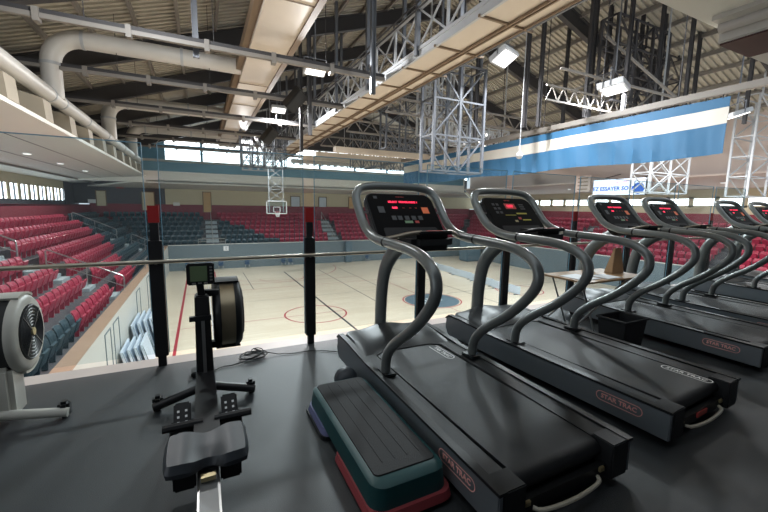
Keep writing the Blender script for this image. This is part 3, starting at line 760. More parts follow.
lattice('grey lattice frame far behind the catwalk, left one', 2.9, 6.2, 30.0, H+2.9, H+5.6, 0.6, 4, 2, 'galv', 0.06)
lattice('grey lattice frame far behind the catwalk, right one', 12.0, 18.0, 30.5, H+3.4, H+6.4, 0.6, 6, 2, 'galv', 0.06)
lattice('grey lattice frame at the far gable left of the catwalk', 3.6, 6.3, 36.0, H+3.2, H+5.6, 0.6, 4, 3, 'lattice_white', 0.06)
lattice('white lattice truss in the far distance right of the basketball hoop', 8.0, 13.5, 35.2, H+3.9, H+4.7, 0.5, 8, 1, 'lattice_white', 0.05)
for i, (x, y, z0) in enumerate(((16.6, 12.2, 4.4), (17.6, 11.0, 4.6), (20.0, 11.0, 4.2), (21.4, 10.4, 3.8), (23.4, 11.0, 3.6), (18.6, 15.0, 4.2), (24.5, 9.2, 4.4))):
    hang(x, y, H+z0, 'beam_dark', 'dark steel post in the thicket of posts above the banner, %s from the left' % ['first', 'second', 'third', 'fourth', 'fifth', 'sixth', 'seventh'][i])
for i, (x0, y0, z0, x1, y1, z1) in enumerate(((14.5, 12.0, 6.2, 22.0, 10.0, 5.2), (16.0, 12.5, 5.6, 20.5, 12.0, 7.6), (18.6, 11.3, 4.6, 22.8, 11.8, 7.2), (17.0, 11.8, 8.0, 21.0, 10.5, 5.4))):
    tag(MB().bar((x0, y0, H+z0), (x1, y1, H+z1), .09).build('brace_bar', 'beam_light'), 'light diagonal brace bar among the dark posts above the banner, %s' % ['lowest', 'steep one', 'middle one', 'falling to the right'][i], 'brace bar')
lattice('second dark lattice frame behind the right posts under the roof', 21.0, 25.0, 12.5, H+5.0, H+8.6, 0.8, 3, 3, 'beam_dark', 0.08)
lattice('grey lattice frame left of the white floodlight above the banner', 10.2, 14.2, 20.5, H+3.6, H+7.0, 0.8, 3, 3, 'galv', 0.07)
# long lattice trusses running across the hall
def truss(label, x0, x1, y, z, h, n, m='galv', w_=0.07):
    mb = MB(); du = (x1-x0)/n
    mb.bar((x0, y, z), (x1, y, z), w_*1.4).bar((x0, y, z+h), (x1, y, z+h), w_*1.4)
    for i in range(n):
        a = x0+du*i; mb.bar((a, y, z), (a+du/2, y, z+h), w_*0.8).bar((a+du/2, y, z+h), (a+du, y, z), w_*0.8)
    tag(mb.build('roof_truss', m), label, 'truss')
truss('long light lattice truss crossing the right hall, nearest', 13.6, 19.4, 11.9, H+4.75, 0.6, 8, 'beam_light', 0.05)
truss('long light lattice truss crossing the right hall, second', 8.4, 28, 17.0, H+4.7, 0.7, 16, 'beam_light')
truss('long light lattice truss crossing the right hall, third', 8.4, 29, 22.5, H+4.7, 0.7, 18, 'beam_light')
truss('long light lattice truss crossing the right hall, fourth', 8.4, 30, 28.0, H+4.6, 0.7, 20, 'beam_light')
truss('long light lattice truss crossing the far hall, farthest', -3, 30, 34.0, H+4.4, 0.7, 30, 'beam_light')
for i, Y in enumerate((24.8, 29.2, 33.4, 38.2)):
    o = MB(); o.bar((8.4, Y, H+3.9+0.2*i), (29, Y, H+3.9+0.2*i), 0.5, 0.35)
    tag(o.build('cross_beam', 'duct_beige'), 'beige box beam crossing the far right hall, %s' % ['first', 'second', 'third', 'fourth'][i], 'beam')

# --- banner on its beam
t = thing('banner', 'long blue and white striped fabric banner hanging from a beam', 'banner', (16.0, 17.4, H+2.05))
Y0, Y1, Z0, Z1 = 6.45, 28.6, H+1.98, H+3.86
def cloth(z0, z1, m, nm):
    vs = []; fs = []; n = 150
    for j in range(7):
        z = z0+(z1-z0)*j/6
        for i in range(n+1):
            y = Y0+(Y1-Y0)*i/n; k = (Z1-z)/(Z1-Z0)
            vs.append((16.0+k*(0.05*math.sin(y*7.0+2*math.sin(y*1.3)+2.5*k)+0.03*math.sin(y*17+k*3)), y, z - 0.05*k*math.sin(y*0.9)))
    for j in range(6):
        for i in range(n): a = j*(n+1)+i; fs.append((a, a+1, a+n+2, a+n+1))
    n2 = len(vs); vs += [(v[0]+0.012, v[1], v[2]) for v in vs]; fs += [tuple(reversed([q+n2 for q in f])) for f in fs]
    MB().add(vs, fs).build(nm, m, t, smooth=True)
h_ = Z1-Z0
cloth(Z1-0.18*h_, Z1, 'banner_blue', 'upper_blue_stripe'); cloth(Z1-0.47*h_, Z1-0.18*h_, 'banner_white', 'white_stripe'); cloth(Z0, Z1-0.47*h_, 'banner_blue', 'lower_blue_stripe')
q = MB(); q.bar((16, 3.0, Z1+0.2), (16, 37, Z1+0.2), 0.24, 0.22); o = q.build('banner_beam', 'beam_light')
q = MB(); 
for y in range(5, 37, 3): q.bar((16, y, Z1+0.2), (16, y, roofz(16)-0.2), 0.03)
q.build('hanger_rod', 'beam_dark', o)
tag(o, 'long light steel beam carrying the striped banner', 'beam')
# ties of the banner
for i in range(45): MB().bar((16, Y0+0.2+i*0.48, Z1-0.03), (16, Y0+0.2+i*0.48, Z1+0.08), 0.02).build('tie', 'beam_dark', t)
# spherical camera hanging in front of banner
t = thing('ball_camera', 'small white ball on a rod hanging in front of the banner', 'camera', (14.0, 13.6, H+2.55))
MB().lathe([(0.001, -0.17), (0.1, -0.14), (0.16, -0.05), (0.17, 0.0), (0.15, 0.08), (0.08, 0.16), (0.02, 0.17)], (14.0, 13.6, H+2.6)).build('ball', 'lattice_white', t, smooth=True)
MB().tube([(14.0, 13.6, H+2.75), (14.0, 13.6, roofz(14))], 0.02, 6).build('rod', 'lattice_white', t)

# --- floodlights (their light too)
def flood(x, y, z, label, rz, tilt, pw, s=1.0, vis=True):
    t = thing('floodlight', label, 'floodlight', (x, y, z), 'floodlights', rz)
    t.rotation_euler = (0, 0, rz)
    R_ = Matrix.Rotation(tilt, 3, 'X')
    def bx(x0, x1, y0, y1, z0, z1):
        m = MB().rbox(x0, x1, y0, y1, z0, z1, 0.02); m.v = [tuple(R_ @ Vector(v)) for v in m.v]; return m
    bx(-.42*s, .42*s, -.30*s, .30*s, 0, .16*s).build('housing', 'lattice_white', t, world=False)
    bx(-.36*s, .36*s, -.24*s, .24*s, -.03, 0.0).build('lens', 'lamp_glow', t, world=False)
    MB().bar((-.44*s, 0, 0.05), (-.44*s, 0, .45*s), .03).bar((.44*s, 0, 0.05), (.44*s, 0, .45*s), .03).bar((-.44*s, 0, .45*s), (.44*s, 0, .45*s), .03).bar((0, 0, .45*s), (0, 0, roofz(x)-z), .04).build('yoke', 'galv', t, world=False)
    l = bpy.data.lights.new('flood_light', 'AREA'); l.shape = 'RECTANGLE'; l.size = .66*s; l.size_y = .44*s; l.energy = pw; l.color = (0.97, 0.985, 1.0)
    lo = bpy.data.objects.new('flood_light', l); C.objects.link(lo); lo.parent = t; lo.location = R_ @ Vector((0, 0, -0.06)); lo.rotation_euler = (tilt, 0, 0)
FP = 900
flood(4.2, 14.6, H+5.15, 'white floodlight left of the catwalk, nearest of the row', 0.0, -0.35, FP)
flood(4.3, 22.6, H+5.45, 'white floodlight left of the catwalk, second of the row', 0.0, -0.35, FP)
flood(3.4, 32.0, H+5.0, 'white floodlight left of the catwalk, farthest of the row', 0.0, -0.35, FP)
flood(12.0, 12.8, H+6.4, 'bright square floodlight right of the catwalk above the lattice tower', 0.3, -0.5, FP, 1.4)
flood(16.8, 11.0, H+5.35, 'white floodlight above the middle of the banner', 0.35, -0.12, FP, 1.7)
flood(21.0, 8.2, H+4.15, 'slim floodlight seen past the near end of the banner', 0.9, -0.3, FP, 1.2)
flood(19.0, 22.0, H+5.4, 'white floodlight deep in the right hall', 0.3, -0.3, FP, 1.1)
flood(20.5, 30.0, H+5.2, 'white floodlight at the far end of the right hall', 0.1, -0.3, FP, 1.1)
flood(-1.0, 9.5, H+6.3, 'added unseen floodlight above the near left of the hall', 0.0, 0.35, 350, 1.1)  # lamp added outside the view to brighten the near hall
flood(10.5, 8.2, H+7.0, 'added unseen floodlight above the near middle of the hall', 0.0, 0.35, 350, 1.1)  # also an added lamp above the frame, fills the near middle
# --- loudspeakers
def speaker(x, y, z, label, rz, s=1.0):
    t = thing('loudspeaker', label, 'loudspeaker', (x, y, z), 'hanging black loudspeakers', rz)
    m = MB().rbox(-.28*s, .28*s, -.25*s, .25*s, -.5*s, .5*s, 0.03); R_ = Matrix.Rotation(0.6, 3, 'X') @ Matrix.Rotation(0.5, 3, 'Y'); m.v = [tuple(R_ @ Vector(v)) for v in m.v]; m.build('cabinet', 'black_plastic', t, world=False)
    m = MB().rbox(-.24*s, .24*s, -.27*s, -.25*s, -.46*s, .46*s, 0.01); m.v = [tuple(R_ @ Vector(v)) for v in m.v]; m.build('grille', 'soft_black', t, world=False)
    MB().bar((0, 0, 0), (0, 0, roofz(x)-z), .04).build('hanger', 'beam_dark', t, world=False)
speaker(4.05, 17.4, H+4.75, 'black loudspeaker hanging below the beam left of the catwalk', 0.2)
speaker(4.4, 26.5, H+4.7, 'black loudspeaker hanging farther away near the far gable', 0.2, 1.1)

# --- LED advertising board, right far corner
t = thing('advertising_board', 'white electronic advertising board with blue slogan near the right corner', 'advertising board', (29.2, 17.4, H+1.3))
ex = Vector((0, -1, 0))
b = MB().box(29.15, 29.35, 16.0, 20.1, H+1.2, H+2.5).bar((29.3, 16.5, H+2.4), (31.2, 16.5, H+3.0), .06).bar((29.3, 19.2, H+2.6), (31.2, 19.2, H+3.0), .06); b.build('casing', 'beam_dark', t)
MB().box(29.10, 29.16, 16.05, 20.05, H+1.24, H+2.46).build('display', 'led_board', t)
text_mesh('slogan', 'EZ ESSAYER SOUT', 0.42, basis((0, -1, 0), (0, 0, 1), (-0.11, 0.95, 0.42)), 'led_blue', t, 0.003, 0.012)
text_mesh('small_text', 'sport (HC)', 0.22, basis((0, -1, 0), (0, 0, 1), (-0.11, 0.3, 0.92)), 'led_pink', t, 0.003)
m = MB(); m.lathe([(0.42, 0), (0.42, 0.01)], (29.085, 16.5, H+1.7), 'x', 20); m.build('badge', 'led_blue', t)
b = MB().box(29.15, 29.3, 20.4, 21.7, H+1.6, H+2.9).bar((29.2, 21, H+2.9), (31.2, 21, H+3.0), .06); o = b.build('notice_board', 'soffit_pink'); m = MB()
for k in range(4): m.box(29.12, 29.15, 20.6, 21.5, H+1.75+0.3*k, H+1.83+0.3*k)
m.build('writing_lines', 'duct_brown', o); tag(o, 'beige notice board with rows of brown writing left of the advertising board', 'notice board')
# grey padded blocks in the far right corner of the court
b = MB().rbox(26.9, 28.9, 33.0, 34.5, ZC, ZC+3.0, 0.1); tag(b.build('storage_block', 'logo_blue'), 'tall blue grey padded block at the far right of the court', 'block')

# --- downlights in the soffits
def downlight(x, y, side, label):
    a = EDGE; d = (XL-x) if side == 'L' else (x-XR); z = ZE+(ZB-ZE)*(d-a)/(b2-a)
    t = thing('downlight', label, 'downlight', (x, y, z-0.05), 'downlights in the side ceilings')
    MB().lathe([(0.16, 0.0), (0.19, 0.05)], (x, y, z-0.05)).build('ring', 'line_white', t)
    MB().lathe([(0.14, 0.0), (0.14, 0.01)], (x, y, z-0.06)).build('lens', 'lamp_glow', t)
    l = bpy.data.lights.new('downlight_light', 'SPOT'); l.energy = 260; l.spot_size = 2.4; l.shadow_soft_size = 0.1; l.color = (1, 0.96, 0.9)
    lo = bpy.data.objects.new('downlight_light', l); C.objects.link(lo); lo.location = (x, y, z-0.15)
for i, y in enumerate((10.0, 18.5, 22.5, 27.0, 32)): downlight(-6.9, y, 'L', 'round ceiling downlight over the left stand, %s from the near end' % ['first', 'second', 'third', 'fourth', 'fifth'][i])
for i, y in enumerate((13.5, 20.0, 26.0)): downlight(34.0, y, 'R', 'round ceiling downlight over the right stand, %s' % ['nearest', 'middle', 'farthest'][i])

# --- box duct at the top right corner
t = thing('box_duct', 'large beige box duct hanging close at the top right corner', 'duct', (5.0, 1.6, H+1.95))
MB().rbox(3.2, 5.86, 0.7, 2.53, H+2.2, H+2.6, 0.02).build('casing', 'soffit', t)
MB().box(5.3, 5.86, 0.8, 2.4, H+2.15, H+2.2).build('seam_plate', 'duct_white', t)
MB().rbox(5.54, 6.9, 0.6, 2.43, H+1.96, H+2.19, 0.02).build('outlet_box', 'duct_white', t)
MB().box(5.56, 6.29, 0.6, 2.41, H+1.945, H+1.965).build('dark_panel', 'maroon_panel', t)
MB().tube([(5.50, 0.6, H+2.12), (5.50, 2.40, H+2.12)], 0.06, 12).build('side_pipe', 'duct_white', t, smooth=True)
q = MB()
for x in (3.6, 5.6): q.bar((x, 2.3, H+2.5), (x, 2.3, H+6), 0.04)
q.build('hanger_rod', 'beam_dark', t)

# ================================================================== GYM
# --- railing posts, glass and rail
PXS = [-0.39+1.45*i for i in range(-2, 9)]
PXS = [-0.389+1.45*i for i in range(-2, 9)]
ORD = ['far outside left', 'left picture edge', 'left of the rowing machine monitor', 'right of the rowing machine', 'behind the first treadmill', 'behind the second treadmill', 'fifth', 'behind the third treadmill', 'behind the fourth treadmill', 'seventh', 'eighth']
POSL = ['at the far left outside the near rower', 'at the left picture edge behind the grey rower', 'just left of the rower monitor', 'between the black rower and the first treadmill', 'seen through the loop of the first treadmill',
        'seen through the loop of the second treadmill', 'beside the console of the third treadmill', 'behind the folding table and third treadmill', 'behind the loop of the fourth treadmill', 'right of the fourth treadmill console', 'near the right picture edge']
for i, x in enumerate(PXS):
    t = thing('railing_post', 'black railing post, %s' % POSL[i], 'post', (x, DY+0.02, 0), 'black posts of the glass railing')
    MB().rbox(x-0.055, x+0.055, DY-0.02, DY+0.06, 0.10, 1.21, 0.006).build('post_body', 'black_steel', t)
    MB().box(x-0.035, x+0.035, DY, DY+0.05, 1.21, 1.375).build('clamp', 'black_steel', t)
    MB().box(x-0.035, x+0.035, DY-0.01, DY+0.03, 0, 0.10).build('base', 'black_steel', t)
    MB().box(x-0.045, x+0.045, DY+0.01, DY+0.035, 1.375, 1.53).build('red_tape', 'tape_red', t)
    MB().box(x-0.06, x+0.06, DY+0.005, DY+0.02, 0.115, 0.12).build('bolt_strip', 'steel', t)
GP = ['leftmost', 'second from the left', 'third from the left, behind the black rower', 'between the black rower and the first treadmill', 'behind the first treadmill', 'behind the second treadmill', 'right of the second treadmill', 'behind the folding table', 'behind the third treadmill', 'rightmost']
for i in range(len(PXS)-1):
    g = MB().box(PXS[i]+0.06, PXS[i+1]-0.06, DY+0.02, DY+0.032, 0.12, 2.08)
    o = g.build('glass_panel', 'glass'); tag(o, 'tall clear glass railing panel, %s' % GP[i], 'glass panel', 'glass panels of the railing')
    e = MB(); a, b = PXS[i]+0.06, PXS[i+1]-0.06
    e.box(a-0.002, a+0.004, DY+0.019, DY+0.033, 0.12, 2.08).box(b-0.004, b+0.002, DY+0.019, DY+0.033, 0.12, 2.08).box(a, b, DY+0.019, DY+0.033, 2.078, 2.086)
    e.build('panel_edge', 'haze_blue', o)
o = MB().tube([(-3.4, DY-0.06, 1.02), (11.5, DY-0.06, 1.02)], 0.019, 10).build('hand_rail', 'rail_metal', smooth=True)
tag(o, 'long thin metal handrail running across in front of the glass', 'handrail')
for x in PXS: MB().bar((x, DY-0.06, 1.02), (x, DY, 0.99), 0.02).build('rail_bracket', 'steel', o)

# --- treadmill (local: x right, y forward, z up; origin at the rear centre on the floor)
def ringpath():
    L = [(-.425, 1.28, .27), (-.425, 1.27, .42), (-.425, 1.14, .56), (-.425, .88, .74), (-.425, .68, .94), (-.425, .62, 1.06), (-.425, .66, 1.18), (-.425, .85, 1.265), (-.425, 1.22, 1.285), (-.425, 1.50, 1.295), (-.425, 1.70, 1.37), (-.43, 1.84, 1.53), (-.425, 1.93, 1.66), (-.34, 1.985, 1.735)]
    Rr = [(-x, y, z) for x, y, z in reversed(L)]
    return L, L + [(0, 1.99, 1.745)] + Rr
def make_treadmill(label, variant=0):
    t = thing('treadmill', label, 'treadmill', (0, 0, 0), 'treadmills in a row facing the glass')
    Wd = 0.50
    def B(mb, n, m, **k): return mb.build(n, m, t, world=False, **k)
    # lower body
    B(MB().box(-.44, .44, .06, 2.05, .04, .16), 'base_frame', 'black_plastic')
    for s in (-1, 1):
        # silver side plate, rounded front
        pts = [(-.03, .055), (-.03, .245), (1.50, .262), (1.95, .295), (2.15, .295), (2.20, .26), (2.21, .15), (2.16, .07)]
        pl = MB(); pl.prism(pts, 'x', s*(Wd-0.03), s*Wd); B(pl, 'side_panel', 'side_silver', bevel=0.006)
        tr = MB(); tr.prism([(-.035, .245), (-.035, .262), (1.50, .279), (1.95, .312), (2.155, .312), (2.215, .265), (2.20, .26), (2.15, .295), (1.95, .295), (1.5, .262)], 'x', s*(Wd-0.045), s*(Wd+0.004)); B(tr, 'edge_trim', 'black_plastic')
        fr = MB(); fr.add([(s*.335, 0.05, .235), (s*.335, 1.85, .266), (s*.455, 1.85, .276), (s*.455, .05, .252), (s*.335, 0.05, .16), (s*.335, 1.85, .16), (s*.455, 1.85, .16), (s*.455, .05, .16)],
                          [(0, 1, 2, 3), (4, 7, 6, 5), (0, 4, 5, 1), (1, 5, 6, 2), (2, 6, 7, 3), (3, 7, 4, 0)])
        B(fr, 'foot_rail', 'foot_rail', bevel=0.006)
        cp = MB().rbox(min(s*.33, s*(Wd-.031)), max(s*.33, s*(Wd-.031)), -.035, .10, .05, .258, .006); B(cp, 'end_cap', 'foot_rail')
        B(MB().rbox(min(s*.36, s*.47), max(s*.36, s*.47), 1.20, 1.36, .262, .285, .01), 'tube_collar', 'black_plastic')
    # belt with rounded rear
    prof = [(1.92, .252)]
    for k in range(0, 9):
        a = PI/2 + PI*k/8; prof.append((.085+.055*math.cos(a)*1.0, .187+.055*math.sin(a)))
    prof += [(1.92, .128)]
    B(MB().prism(prof, 'x', -.32, .32), 'running_belt', 'belt', smooth=True)
    B(MB().box(-.33, .33, .0, .04, .06, .13), 'rear_guard', 'black_plastic')
    # motor hood: smooth sculpted cover
    nx, ny = 22, 14; vs = []; fs = []
    for j in range(ny+1):
        v = j/ny; y = 1.70+0.50*v
        for i in range(nx+1):
            u = -1+2*i/nx; fw = 1-0.10*max(0, (v-0.8)/0.2)**2
            x = u*(Wd-.02)*fw
            yy = y + 0.03*(1-u*u)*v - 0.06*(abs(u)**6)*v
            if v < .35: yy -= 0.14*(max(0, abs(u)-.5)/.5)*(1-v/.35)
            edge = min(1, (1-abs(u))*7)
            rise = math.sin(min(1, v/.45)*PI/2)
            z = .258 + .075*rise*edge**.5*(0.75+0.25*math.cos(u*PI*1.6)) + .03*v
            if v > .9: z -= .08*((v-.9)/.1)**2
            vs.append((x, yy, z))
    for j in range(ny):
        for i in range(nx): a = j*(nx+1)+i; fs.append((a, a+1, a+nx+2, a+nx+1))
    n0 = len(vs); border = [i for i in range(nx+1)] + [(j+1)*(nx+1)-1 for j in range(1, ny+1)] + [ny*(nx+1)+i for i in range(nx-1, -1, -1)] + [j*(nx+1) for j in range(ny-1, 0, -1)]
    for b in border: vs.append((vs[b][0], vs[b][1], .10))
    m = len(border)
    for i in range(m): fs.append((border[i], border[(i+1) % m], n0+(i+1) % m, n0+i))
    fs.append(tuple(n0+i for i in range(m)))
    B(MB().add(vs, fs), 'motor_hood', 'hood_plastic', smooth=True)
    # centre mast, oval, curving back to the console
    mp = smooth_path([(0, 2.28-.02, .25), (0, 2.25, .60), (0, 2.19, .90), (0, 2.02, 1.10), (0, 1.78, 1.24), (0, 1.70, 1.32)], 2)
    B(MB().tube(mp, 0.055, 16, rz=0.085), 'mast', 'tube_grey', smooth=True)
    L, full = ringpath()
    B(MB().tube(smooth_path(full, 2), 0.038, 14), 'handrail_loop', 'tube_grey', smooth=True)
    for s in (-1, 1): B(MB().tube([(s*.425, 1.30, 1.286), (s*.425, 1.32, 1.287)], .0405, 14), 'tube_joint', 'black_plastic', smooth=True)
    # console plane: origin bottom centre, v goes up and forward
    o0 = Vector((0, 1.64, 1.30)); vv = Vector((0, 0.38, 0.46)).normalized(); nn = Vector((0, -vv.z, vv.y)); ux = Vector((1, 0, 0))
    def Q(u, v, d=0): return o0 + ux*u + vv*v + nn*d
    def plate(outline, d0, d1):
        n = len(outline); vs = [Q(u, v, d0) for u, v in outline]+[Q(u, v, d1) for u, v in outline]
        return MB().add(vs, [tuple(range(n)), tuple(reversed(range(n, 2*n)))] + [(i, i+n, (i+1) % n+n, (i+1) % n) for i in range(n)])
    def rr(u0, u1, v0, v1, r, k=5):
        pts = []
        for cx_, cy_, a0 in ((u1-r, v1-r, 0), (u0+r, v1-r, PI/2), (u0+r, v0+r, PI), (u1-r, v0+r, 3*PI/2)):
            for i in range(k+1): a = a0+PI/2*i/k; pts.append((cx_+r*math.cos(a), cy_+r*math.sin(a)))
        return pts
    B(plate(rr(-.35, .35, -.08, .47, .09), -.05, .02), 'console', 'black_plastic', bevel=.008)
    c = [o for o in kids(t) if o.name.startswith('console')][-1]
    def S(mb, n, m): return mb.build(n, m, c, world=False)
    S(plate(rr(-.335, .335, -.055, .455, .075), .02, .023), 'console_face', 'screen_dark')
    for s in (-1, 1):
        B(MB().bar(Q(s*.32, .27, -.01), Q(s*.425, .27, -.01), .035, .02), 'console_bracket', 'steel')
        # hand sensor grips
        g = smooth_path([(s*.12, 1.30, 1.355), (s*.20, 1.32, 1.35), (s*.34, 1.44, 1.30), (s*.42, 1.52, 1.295)], 1)
        B(MB().tube(g, .018, 10), 'sensor_grip', 'bronze_steel' if variant == 0 else 'black_plastic', smooth=True)
    pod = MB().rbox(-.19, .21, 1.29, 1.60, 1.20, 1.35, .05); B(pod, 'console_pod', 'soft_black')
    hp = MB().rbox(-.15, .17, 1.27, 1.37, 1.335, 1.365, .012); B(hp, 'centre_grip', 'black_plastic')
    B(MB().box(-.06, .08, 1.29, 1.33, 1.363, 1.367), 'pod_label', 'label_red')
    def rect(u0, u1, v0, v1, n, m, d=.0235): S(plate([(u0, v0-.03), (u1, v0-.03), (u1, v1-.03), (u0, v1-.03)], d-.0005, d+.0015), n, m)
    def ctext(n, txt, size, u, v, m, bold=.0, sp=1.0):
        text_mesh(n, txt, size, basis(ux, vv, Q(u, v-.03, .026)), m, c, .0006, bold, sp)
    ctext('brand_text', 'STAR TRAC', .016, 0, .452, 'label_red', .0003)
    if variant == 0:
        ctext('led_text', 'SELECT  PROGRAMME 1', .029, .015, .392, 'red_led', .0011, 1.0)
        ctext('led_digits', '0:00', .030, -.09, .325, 'red_led', .002)
        for u in (-.0, .07, .13): ctext('led_digits', '0.0', .018, u, .325, 'label_red')
        rect(.19, .26, .265, .335, 'lit_picture', 'orange_led')
        for i, u in enumerate((-.13, -.07, 0, .07, .14)): rect(u-.022, u+.022, .19, .235, 'button', 'panel_grey')
        rect(-.035, .045, .155, .180, 'start_button', 'label_green'); rect(.07, .11, .155, .180, 'stop_button', 'label_red')
        rect(-.26, -.20, .27, .34, 'speed_keys', 'panel_grey'); rect(-.27, -.235, .43, .46, 'corner_badge', 'panel_grey'); 
    else:
        rect(-.07, .08, .335, .41, 'led_window', 'label_red'); ctext('led_digits', '0:00', .05, .0, .372, 'red_led', .001)
        rect(.04, .19, .262, .280, 'yellow_label', 'label_yellow'); rect(.08, .20, .175, .190, 'yellow_label', 'label_yellow')
        for i in range(3):
            for j in range(2): rect(-.24+.055*j, -.205+.055*j, .27+.055*i, .30+.055*i, 'speed_keys', 'panel_grey')
        for i in range(3): rect(.14, .21, .33+.03*i, .345+.03*i, 'button', 'panel_grey')
        rect(-.13, .02, .245, .252, 'print_line', 'label_yellow'); rect(.03, .07, .19, .22, 'stop_button', 'label_red'); rect(-.04, 0, .155, .180, 'start_button', 'brass')
    # lower panel lines under face
    S(plate(rr(-.27, .27, -.04, .075, .02), .018, .026), 'accessory_tray', 'soft_black')
    # rear handle bar and brass pads
    hb = smooth_path([(-.25, -.01, .085), (-.22, -.045, .082), (0, -.06, .075), (.22, -.045, .082), (.25, -.01, .085)], 2)
    B(MB().tube(hb, .011, 8), 'rear_handle', 'bar_ivory', smooth=True)
    for s in (-1, 1): B(MB().rbox(s*.285-.02, s*.285+.02, -.012, .005, .10, .13, .004), 'rear_bracket', 'brass')
    if variant: B(MB().box(-.07, .07, -.008, .0, .085, .12), 'rear_label', 'label_red')
    # side logos (left plate, facing -x)
    for s in (-1,):
        mtx = basis((0, -1, 0), (0, 0, 1), (-(Wd+.002), .285, .172))
        po = pill(.315, .074); pi_ = pill(.303, .062)
        vs = [mtx @ Vector((x, y, .001)) for x, y in po]+[mtx @ Vector((x, y, .001)) for x, y in pi_]; n = len(po)
        B(MB().add(vs, [(i, (i+1) % n, (i+1) % n+n, i+n) for i in range(n)]), 'logo_outline', 'logo_red')
        text_mesh('side_logo', 'STAR TRAC', .046, mtx, 'logo_red', t, .0008, .0012, 1.02)
    # logo on the belt front
    yb_, sg_ = (1.36, 1) if variant == 0 else (.42, -1)
    mtx = basis((0, -1, 0), (1, 0, 0), (.255, 1.50, .2500)) if variant == 0 else basis((0, -1, 0), (1, 0, 0), (.265, .215, .2445))
    po = pill(.34, .085); pi_ = pill(.325, .070)
    vs = [mtx @ Vector((x, y, .0005)) for x, y in po]+[mtx @ Vector((x, y, .0005)) for x, y in pi_]; n = len(po)
    bt = [o for o in kids(t) if o.name.startswith('running_belt')][0]
    MB().add(vs, [(i, (i+1) % n, (i+1) % n+n, i+n) for i in range(n)]).build('belt_logo_outline', 'logo_white', bt, world=False)
    text_mesh('belt_logo', 'STAR TRAC', .052, mtx, 'logo_white', bt, .0003, .0008)
    # floor feet and front wheels
    for s in (-1, 1):
        B(MB().lathe([(.045, -.02), (.045, .02)], (s*.38, 2.08, .045), 'x', 16), 'wheel', 'black_plastic')
        B(MB().lathe([(.03, 0), (.03, .05)], (s*.36, .12, 0), 'z', 12), 'foot', 'black_plastic')
    return t
T1 = make_treadmill('nearest grey treadmill on the left, beside the teal aerobic step', 0)
T2 = make_treadmill('second grey treadmill from the left, with small square red display and yellow labels', 1)
T1.location = (1.66, 1.15, 0); T2.location = (3.20, 1.22, 0); T2.rotation_euler = (0, 0, 0.05); T2.scale = (1.08, 1.03, 1.0)
T1.scale = (1.0, 1.0, 1.0)
def place(src, x, y, label):
    o = copy_tree(src); o.location = (x, y, 0); o['label'] = label; return o
place(T1, 5.30, 1.46, 'third grey treadmill from the left, beyond the folding table and black bin')
place(T1, 6.63, 1.48, 'fourth grey treadmill from the left, close beside the third')
place(T1, 8.92, 1.48, 'fifth grey treadmill from the left, second from the right edge')
place(T1, 10.28, 1.48, 'farthest grey treadmill, cut off by the right picture edge')

